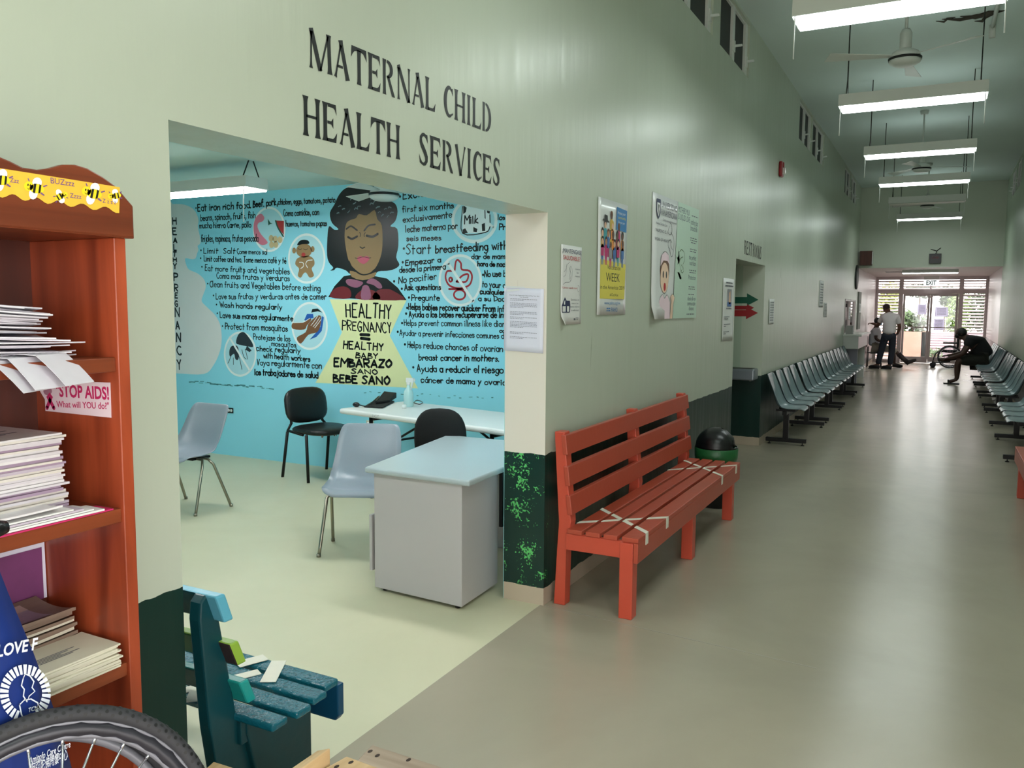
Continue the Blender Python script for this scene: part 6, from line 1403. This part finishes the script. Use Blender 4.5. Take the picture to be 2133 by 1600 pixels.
# what the seated person sits on
r = thing('chair', 'dark chair under the seated person in white', 'chair', (sx-.02, sy, 0))
MB().box((sx-.17, sy-.22, .385), (sx+.22, sy+.22, .415)).build('seat', M_PLB, r, .01)
MB().box((sx-.18, sy-.2, .55), (sx-.16, sy+.2, .85)).build('backrest', M_PLB, r, .008)
for ax_, ay_ in ((-.16, -.19), (-.16, .19), (.19, -.19), (.19, .19)): MB().tube([(sx+ax_, sy+ay_, 0), (sx+ax_*.95, sy+ay_, .56 if ax_ < 0 else .39)], .012, 8).build('leg', M_FRAME, r)
# --- seated man in black on the right-hand seats
M_BTEE = mat('black_tshirt', (24, 25, 28), .85, var=.1, scale=12, bump=.2, bscale=10); M_CAMO = mat('camouflage_shorts', (40, 40, 34), .9, var=.6, scale=22); M_SLIDE = mat('black_slides', (20, 20, 22), .5, var=.1)
mx_, my_ = 2.66, 20.2
def S(x, y, z): return V(mx_+x, my_+y, z)
J3 = {'pel': (S(.0, 0, .56), (.19, .18)), 'wai': (S(-.05, 0, .70), (.185, .18)), 'che': (S(-.17, 0, .87), (.20, .175)), 'sho': (S(-.28, 0, .96), (.18, .13)), 'nec': (S(-.38, 0, 1.0), .075), 'hea': (S(-.44, 0, 1.04), .08),
      'lsh': (S(-.28, -.19, .92), .068), 'lel': (S(-.40, -.24, .66), .050), 'lwr': (S(-.62, -.14, .56), .036), 'rsh': (S(-.28, .19, .92), .068), 'rel': (S(-.42, .22, .66), .050), 'rwr': (S(-.66, .08, .60), .036),
      'lhi': (S(-.06, -.10, .53), .12), 'lkn': (S(-.50, -.17, .51), .085), 'lan': (S(-.50, -.19, .10), .046), 'lto': (S(-.66, -.20, .045), .040), 'rhi': (S(-.06, .10, .53), .12), 'rkn': (S(-.48, .16, .58), .075), 'ran': (S(-.70, -.02, .52), .046), 'rto': (S(-.86, -.06, .50), .040)}
tee = ('tshirt', ('pel', 'wai', 'che', 'sho', 'lsh', 'rsh'), ([('pel', 'wai'), ('wai', 'che'), ('che', 'sho'), ('sho', 'lsh'), ('lsh', 'le2'), ('sho', 'rsh'), ('rsh', 're2'), ('sho', 'nk')], {'le2': (S(-.345, -.22, .78), .085), 're2': (S(-.36, .21, .78), .085), 'nk': (S(-.34, 0, .99), .095), 'lsh': (S(-.28, -.19, .92), .125), 'rsh': (S(-.28, .19, .92), .125), 'sho': (S(-.28, 0, .96), (.23, .18))}), .040, M_BTEE)
sho = ('shorts', ('pel', 'lhi', 'lkn', 'rhi', 'rkn'), ([('pel', 'lhi'), ('lhi', 'lkn'), ('pel', 'rhi'), ('rhi', 'rkn')], {}), .024, M_CAMO)
def slides(r):
    b = MB(); b.ball(S(-.455, 0, 1.105), (.104, .100, .104), 18); b.build('hair', M_BLACK, r)
    b = MB(); b.ball(S(-.53, 0, 1.03), (.056, .07, .056), 14); b.build('face_mask', M_BLACK, r)
    for p, q in ((J3['lan'][0], J3['lto'][0]),):
        b = MB(); d = (q-p); d.z = 0; d.normalize(); b.beam(V(p.x, p.y, .013)-d*.05, V(q.x, q.y, .013)+d*.09, .10, .026); b.tube([V(q.x, q.y-.06, .03), V(q.x, q.y-.04, .085), V(q.x, q.y+.04, .085), V(q.x, q.y+.06, .03)], .016, 8); b.build('slide_sandal', M_SLIDE, r, .004)
    p, q = J3['ran'][0], J3['rto'][0]; b = MB(); d = (q-p).normalized(); b.beam(p-d*.05-V(0, 0, .05), q+d*.08-V(0, 0, .05), .10, .026); b.tube([q+V(.01, -.06, -.03), q+V(0, -.04, .04), q+V(0, .04, .04), q+V(.01, .06, -.03)], .016, 8); b.build('slide_sandal', M_SLIDE, r, .004)
person('seated person in black T-shirt and camouflage shorts, hunched with one ankle on the knee', (mx_, my_, 0), J3, E, S(-.47, 0, 1.08), (-.9, 0, -.4), [tee, sho], M_SK, slides, [('lwr', 'L', (-.8, .3, -.1), (0, .3, -1), .18, .6), ('rwr', 'R', (-.7, -.5, 0), (0, .3, -1), .18, .6)], 1.12)
# wheelchair parked behind him
wx, wy = 2.05, 25.6
r = thing('wheelchair', 'empty wheelchair parked at the glass door behind the hunched seated person', 'wheelchair', (wx, wy, 0))
for off in (-.27, .27):
    e = bpy.data.objects.new('wheel', None); COL.objects.link(e); e.parent = r; e.matrix_parent_inverse = WM(r).inverted(); e.location = (wx, wy+off, .30)
    c = V(wx, wy+off, .305); ringp = lambda R_, n=40: [c+V(R_*math.cos(2*PI*i/n), 0, R_*math.sin(2*PI*i/n)) for i in range(n)]
    MB().tube(ringp(.285), .018, 8, closed=True).build('tyre', M_TYRE, e); MB().tube(ringp(.262), .010, 8, closed=True).build('rim', M_SPK, e)
    sp_ = MB()
    for i in range(16): a = 2*PI*i/16; sp_.tube([c+V(.26*math.cos(a), 0, .26*math.sin(a)), c], .002, 5)
    sp_.build('spokes', M_SPK, e)
    MB().tube(smooth_pts([V(wx-.42, wy+off*.8, .12), V(wx-.30, wy+off*.8, .42), V(wx+.15, wy+off*.8, .46), V(wx+.20, wy+off*.8, .92), V(wx+.33, wy+off*.8, .95)], 5), .013, 8).build('frame_tube', M_FRAME, r)
    MB().box((wx-.18, wy+off*.82-.03, .66), (wx+.16, wy+off*.82+.03, .70)).build('armrest', M_PLB, r, .008)
    MB().tube([V(wx-.40, wy+off*.7-.015, .075), V(wx-.40, wy+off*.7+.015, .075)], .075, 18).build('castor', M_TYRE, r)
MB().box((wx-.22, wy-.21, .46), (wx+.17, wy+.21, .49)).build('seat', M_FAB, r, .006); MB().box((wx+.16, wy-.21, .50), (wx+.20, wy+.21, .90)).build('backrest', M_FAB, r, .006)
MB().box((wx-.55, wy-.18, .12), (wx-.40, wy+.18, .135)).build('footplate', M_PLB, r, .003)
# ================================================================== FITTINGS at the far end
M_BROWN2 = wood('brown_box_wood', (58, 30, 22), (92, 48, 36), .5, 'Z', 8)
def at_end(x, y): return on_y(x, y, YH)
a, c = at_end(1791, 524), at_end(1817, 553)
r = thing('speaker_box', 'brown wooden box high in the left corner of the green end wall', 'box', ((a.x+c.x)/2, YH-.1, (a.z+c.z)/2))
MB().box((a.x+.02, YH-.2, c.z), (c.x, YH, a.z)).build('cabinet', M_BROWN2, r, .006); MB().box((c.x, YH-.19, c.z+.02), (c.x+.012, YH-.01, a.z-.02)).build('side_trim', M_PAPER, r)
a, c = at_end(1936, 529), at_end(1960, 549)
r = thing('display_sign', 'small dark square display with red marks above the glass doors', 'sign', ((a.x+c.x)/2, YH-.03, (a.z+c.z)/2))
MB().box((a.x, YH-.06, c.z), (c.x, YH-.005, a.z)).build('casing', M_PLB, r, .006); b = MB(); pl = Plane(((a.x+c.x)/2, YH-.0612, (a.z+c.z)/2), (1, 0, 0), (0, 0, 1), (0, -1, 0))
for i in range(7): pl.stroke(b, [(-.08+i*.022, .01+.02*math.sin(i*2)), (-.07+i*.024, .035-.02*math.cos(i*3))], .012, 0, .0005)
b.build('red_marks', mat('dull_red_marks', (120, 50, 54), .6, var=.1), r)
MB().tube(smooth_pts([V((a.x+c.x)/2, YH-.02, a.z-.01), V((a.x+c.x)/2+.02, YH-.02, a.z+.06), V((a.x+c.x)/2-.10, YH-.01, a.z+.10)], 5), .008, 6).tube(smooth_pts([V((a.x+c.x)/2+.02, YH-.02, a.z+.06), V((a.x+c.x)/2+.10, YH-.01, a.z+.13)], 5), .008, 6).build('cable', M_FRAME, r)
# exit sign hangs under the porch ceiling
p = on_y(1940, 588, YE-.25); ez = p.z
r = thing('exit_sign', 'hanging white EXIT sign with green letters over the glass doors', 'sign', (p.x, YE-.25, ez))
MB().box((p.x-.20, YE-.28, ez-.10), (p.x+.20, YE-.22, ez+.075)).build('casing', mat('exit_white', (240, 244, 244), .4, var=0, emit=.9), r, .006)
MB().box((p.x-.20, YE-.285, ez+.078), (p.x+.20, YE-.215, PZ)).build('mount', M_PAPER, r, .004)
b = MB(); EP = Plane((p.x, YE-.281, ez-.075), (1, 0, 0), (0, 0, 1), (0, -1, 0)); EP.type(b, 'EXIT', 0, 0, .125, .26, 0, .0006, .02, center=True); b.build('exit_letters', mat('exit_green', (10, 110, 84), .4, var=0), r)
# ceiling hatch hole
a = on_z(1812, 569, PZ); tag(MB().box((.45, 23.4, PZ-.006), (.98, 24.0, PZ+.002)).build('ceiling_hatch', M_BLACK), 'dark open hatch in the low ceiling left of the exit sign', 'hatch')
# service counter and window on the left wall
M_LAM = mat('white_laminate', (206, 208, 202), .3, var=.03)
r = thing('service_counter', 'pale boxed service counter under the office window at the left', 'counter', (.17, 19.6, 1.0))
MB().box((-.24, 18.5, 1.02), (.36, 20.9, 1.06)).build('counter_top', M_LAM, r, .006); MB().box((0, 18.54, .76), (.30, 20.86, 1.02)).build('apron_box', M_LAM, r, .006); MB().box((0, 18.9, 0), (.26, 18.96, .76)).build('support', mat('lilac_panel', (150, 150, 166), .5, var=.04), r); MB().box((0, 20.7, 0), (.26, 20.76, .76)).build('support', M_LAM, r)
struct_r = thing('window_90', '', ''); del struct_r['label']; del struct_r['category']; struct(struct_r); struct_r.name = 'window_%d' % (n+1); struct_r.location = (0, 19.75, 1.4)
b = MB()
for ya, yb in ((18.6, 18.65), (19.72, 19.78), (20.85, 20.9)): b.box((-.06, ya, 1.06), (.01, yb, 1.80))
b.box((-.056, 18.602, 1.76), (.006, 20.898, 1.798)); b.build('window_frame', M_ALU, struct_r); MB().box((-.03, 18.65, 1.06), (-.024, 20.85, 1.76)).build('window_glass', M_GL, struct_r)
tag(MB().box((.02, 18.75, 1.0605), (.16, 18.98, 1.24)).build('cardboard_carton', mat('grey_box', (150, 154, 150), .6, var=.04), None, .004), 'grey box standing at the near end of the service counter', 'box')
q = poster('notice', 'white notice taped to the office window above the counter', 'notice', (.008, 19.3, 1.35), (0, .4, 0), (0, 0, .28), WN, M_PAPER, .003, seed=21); q.bars([(.15, .85, .8-k*.12, .04) for k in range(6)])
MB_ = MB().box((.002, 21.25+.2, 1.10), (.03, 22.1, 2.0)); tag(MB_.build('notice_board', mat('grey_board', (120, 120, 112), .6, var=.05)), 'grey notice board on the left wall past the counter', 'board')
q = poster('notice', 'white notice pinned on the grey notice board', 'notice', (.031, 21.5, 1.5), (0, .45, 0), (0, 0, .22), WN, M_PAPER, .003, seed=22); q.bars([(.15, .85, .8-k*.14, .04) for k in range(5)])
tag(MB().lathe([(.28, 0), (.28, .03), (.26, .04)], (0, 20.75, 2.32), 32, ax=(1, 0, 0)).build('round_sign', M_BLACK), 'round black disc high on the left wall above the service window', 'sign')
M_THIN = backlit(mat('thin_lilac_paper', (222, 220, 232), .6, var=.02), (226, 224, 238), .75)
for (x, z, wd, ht, lb, sd_) in ((1.16, 1.44, .23, .30, 'notice stuck inside the left glass door', 31), (1.62, 1.38, .34, .28, 'wide notice stuck high inside the right glass door', 32), (1.60, .99, .28, .33, 'notice stuck low inside the right glass door', 33)):
    q = poster('notice', 'lilac printed '+lb, 'notice', (x, YE-.005, z), (wd, 0, 0), (0, 0, ht), (0, -1, 0), M_THIN, .002, seed=sd_); q.bars([(.15, .85, .82-k*.12, .05) for k in range(6)])
# dado panel boards behind the right seats near the door
# ------------------------------------------------------------------ garden beyond the glass
r = thing('planter', 'salmon rendered planter wall with shrubs outside the left glass door', 'planter', (.3, 30.2, 0))
MB().box((-3.5, 29.9, -.05), (1.45, 30.1, .86)).box((-3.5, 30.9, -.05), (1.45, 31.1, .86)).box((1.25, 29.9, -.05), (1.45, 31.1, .86)).build('planter_wall', M_SALM, r); MB().box((-3.5, 30.08, .5), (1.27, 30.95, .78)).build('soil', mat('soil', (70, 54, 42), .95, var=.2), r)
r = thing('ramp', 'pale pink ridged ramp rising outside the right glass door', 'ramp', (2.6, 33, 0))
b = MB(); b.hexa([V(1.46, 29.6, -.05), V(4.6, 29.6, -.05), V(4.6, 33, -.05), V(1.46, 33, -.05)], [V(1.46, 29.6, .03), V(4.6, 29.6, .03), V(4.6, 33, .8), V(1.46, 33, .8)]); b.build('ramp_slab', mat('pink_concrete', (150, 126, 130), .8, var=.06), r)
b = MB()
for i in range(10): y = 29.8+i*.32; z = .03+(y-29.6)/3.4*.77; b.box((1.5, y, z-.02), (4.55, y+.16, z+.03))
b.build('ridges', mat('mauve_ridge', (122, 106, 114), .8, var=.05), r)
M_LF = [mat('leaf_%d' % i, c_, .6, var=.15, scale=5) for i, c_ in enumerate(((62, 88, 44), (88, 114, 50), (56, 74, 48), (130, 140, 58)))]
def shrub(label, c, rad, nleaf, mi, seed, s=.09, base=-.02):
    rr_ = random.Random(seed); c = V(*c); r = thing('shrub', label, 'shrub', (c.x, c.y, 0)); b = MB()
    for i in range(nleaf):
        d = V(rr_.gauss(0, 1), rr_.gauss(0, 1), rr_.gauss(0, 1)).normalized()*(rr_.random()**.5); p = c+V(d.x*rad[0], d.y*rad[1], d.z*rad[2])
        u = V(rr_.gauss(0, 1), rr_.gauss(0, 1), rr_.gauss(0, 1)).normalized(); v = u.orthogonal().normalized(); k = s*rr_.uniform(.6, 1.3)
        b.add([p-u*k, p+v*k*.4+u*k*.1, p+u*k, p-v*k*.4+u*k*.1], [(0, 1, 2, 3)])
    o = b.build('foliage', M_LF[mi], r)
    t = MB()
    for i in range(5):
        a = rr_.uniform(0, 6.3); t.tube([(c.x+.05*math.cos(a), c.y+.05*math.sin(a), base), (c.x+rad[0]*.4*math.cos(a), c.y+rad[1]*.4*math.sin(a), c.z)], [.025, .012], 6)
    t.build('stems', mat('bark', (84, 66, 50), .9, var=.2), r)
    return r
shrub('green shrub in the planter at the left door jamb', (.55, 30.5, 1.25), (.45, .35, .42), 420, 0, 1, .09, .78); shrub('loose shrub in the middle of the planter', (1.05, 30.5, 1.15), (.38, .32, .38), 300, 2, 2, .09, .78); shrub('yellow-green shrub behind the left louvres', (.1, 32, 1.8), (.45, .4, .8), 900, 3, 3)
shrub('tall leafy bush beyond the right glass door', (2.35, 34.0, 1.4), (.5, .5, 1.0), 1000, 1, 4); shrub('dark bush behind the right louvres', (3.1, 34.2, 1.5), (.6, .5, 1.0), 1100, 2, 5); shrub('low shrub at the foot of the ramp', (1.66, 29.35, .2), (.22, .2, .2), 120, 0, 6, .06)
shrub('grey-green tree crown hanging over the left glass door', (1.05, 36, 2.3), (.75, .5, .28), 900, 2, 7, .09); shrub('pale grey-green tree crown arching over the right glass door', (1.95, 36, 2.1), (.30, .4, .42), 600, 2, 8, .09)
tag(MB().box((2.15, 36, 1.3), (3.2, 36.1, 1.42)).tube([(2.25, 36.05, 0), (2.25, 36.05, 1.3)], .03, 8).tube([(3.1, 36.05, 0), (3.1, 36.05, 1.3)], .03, 8).build('garden_rail', M_WHITE), 'white garden rail among the bushes outside', 'rail')
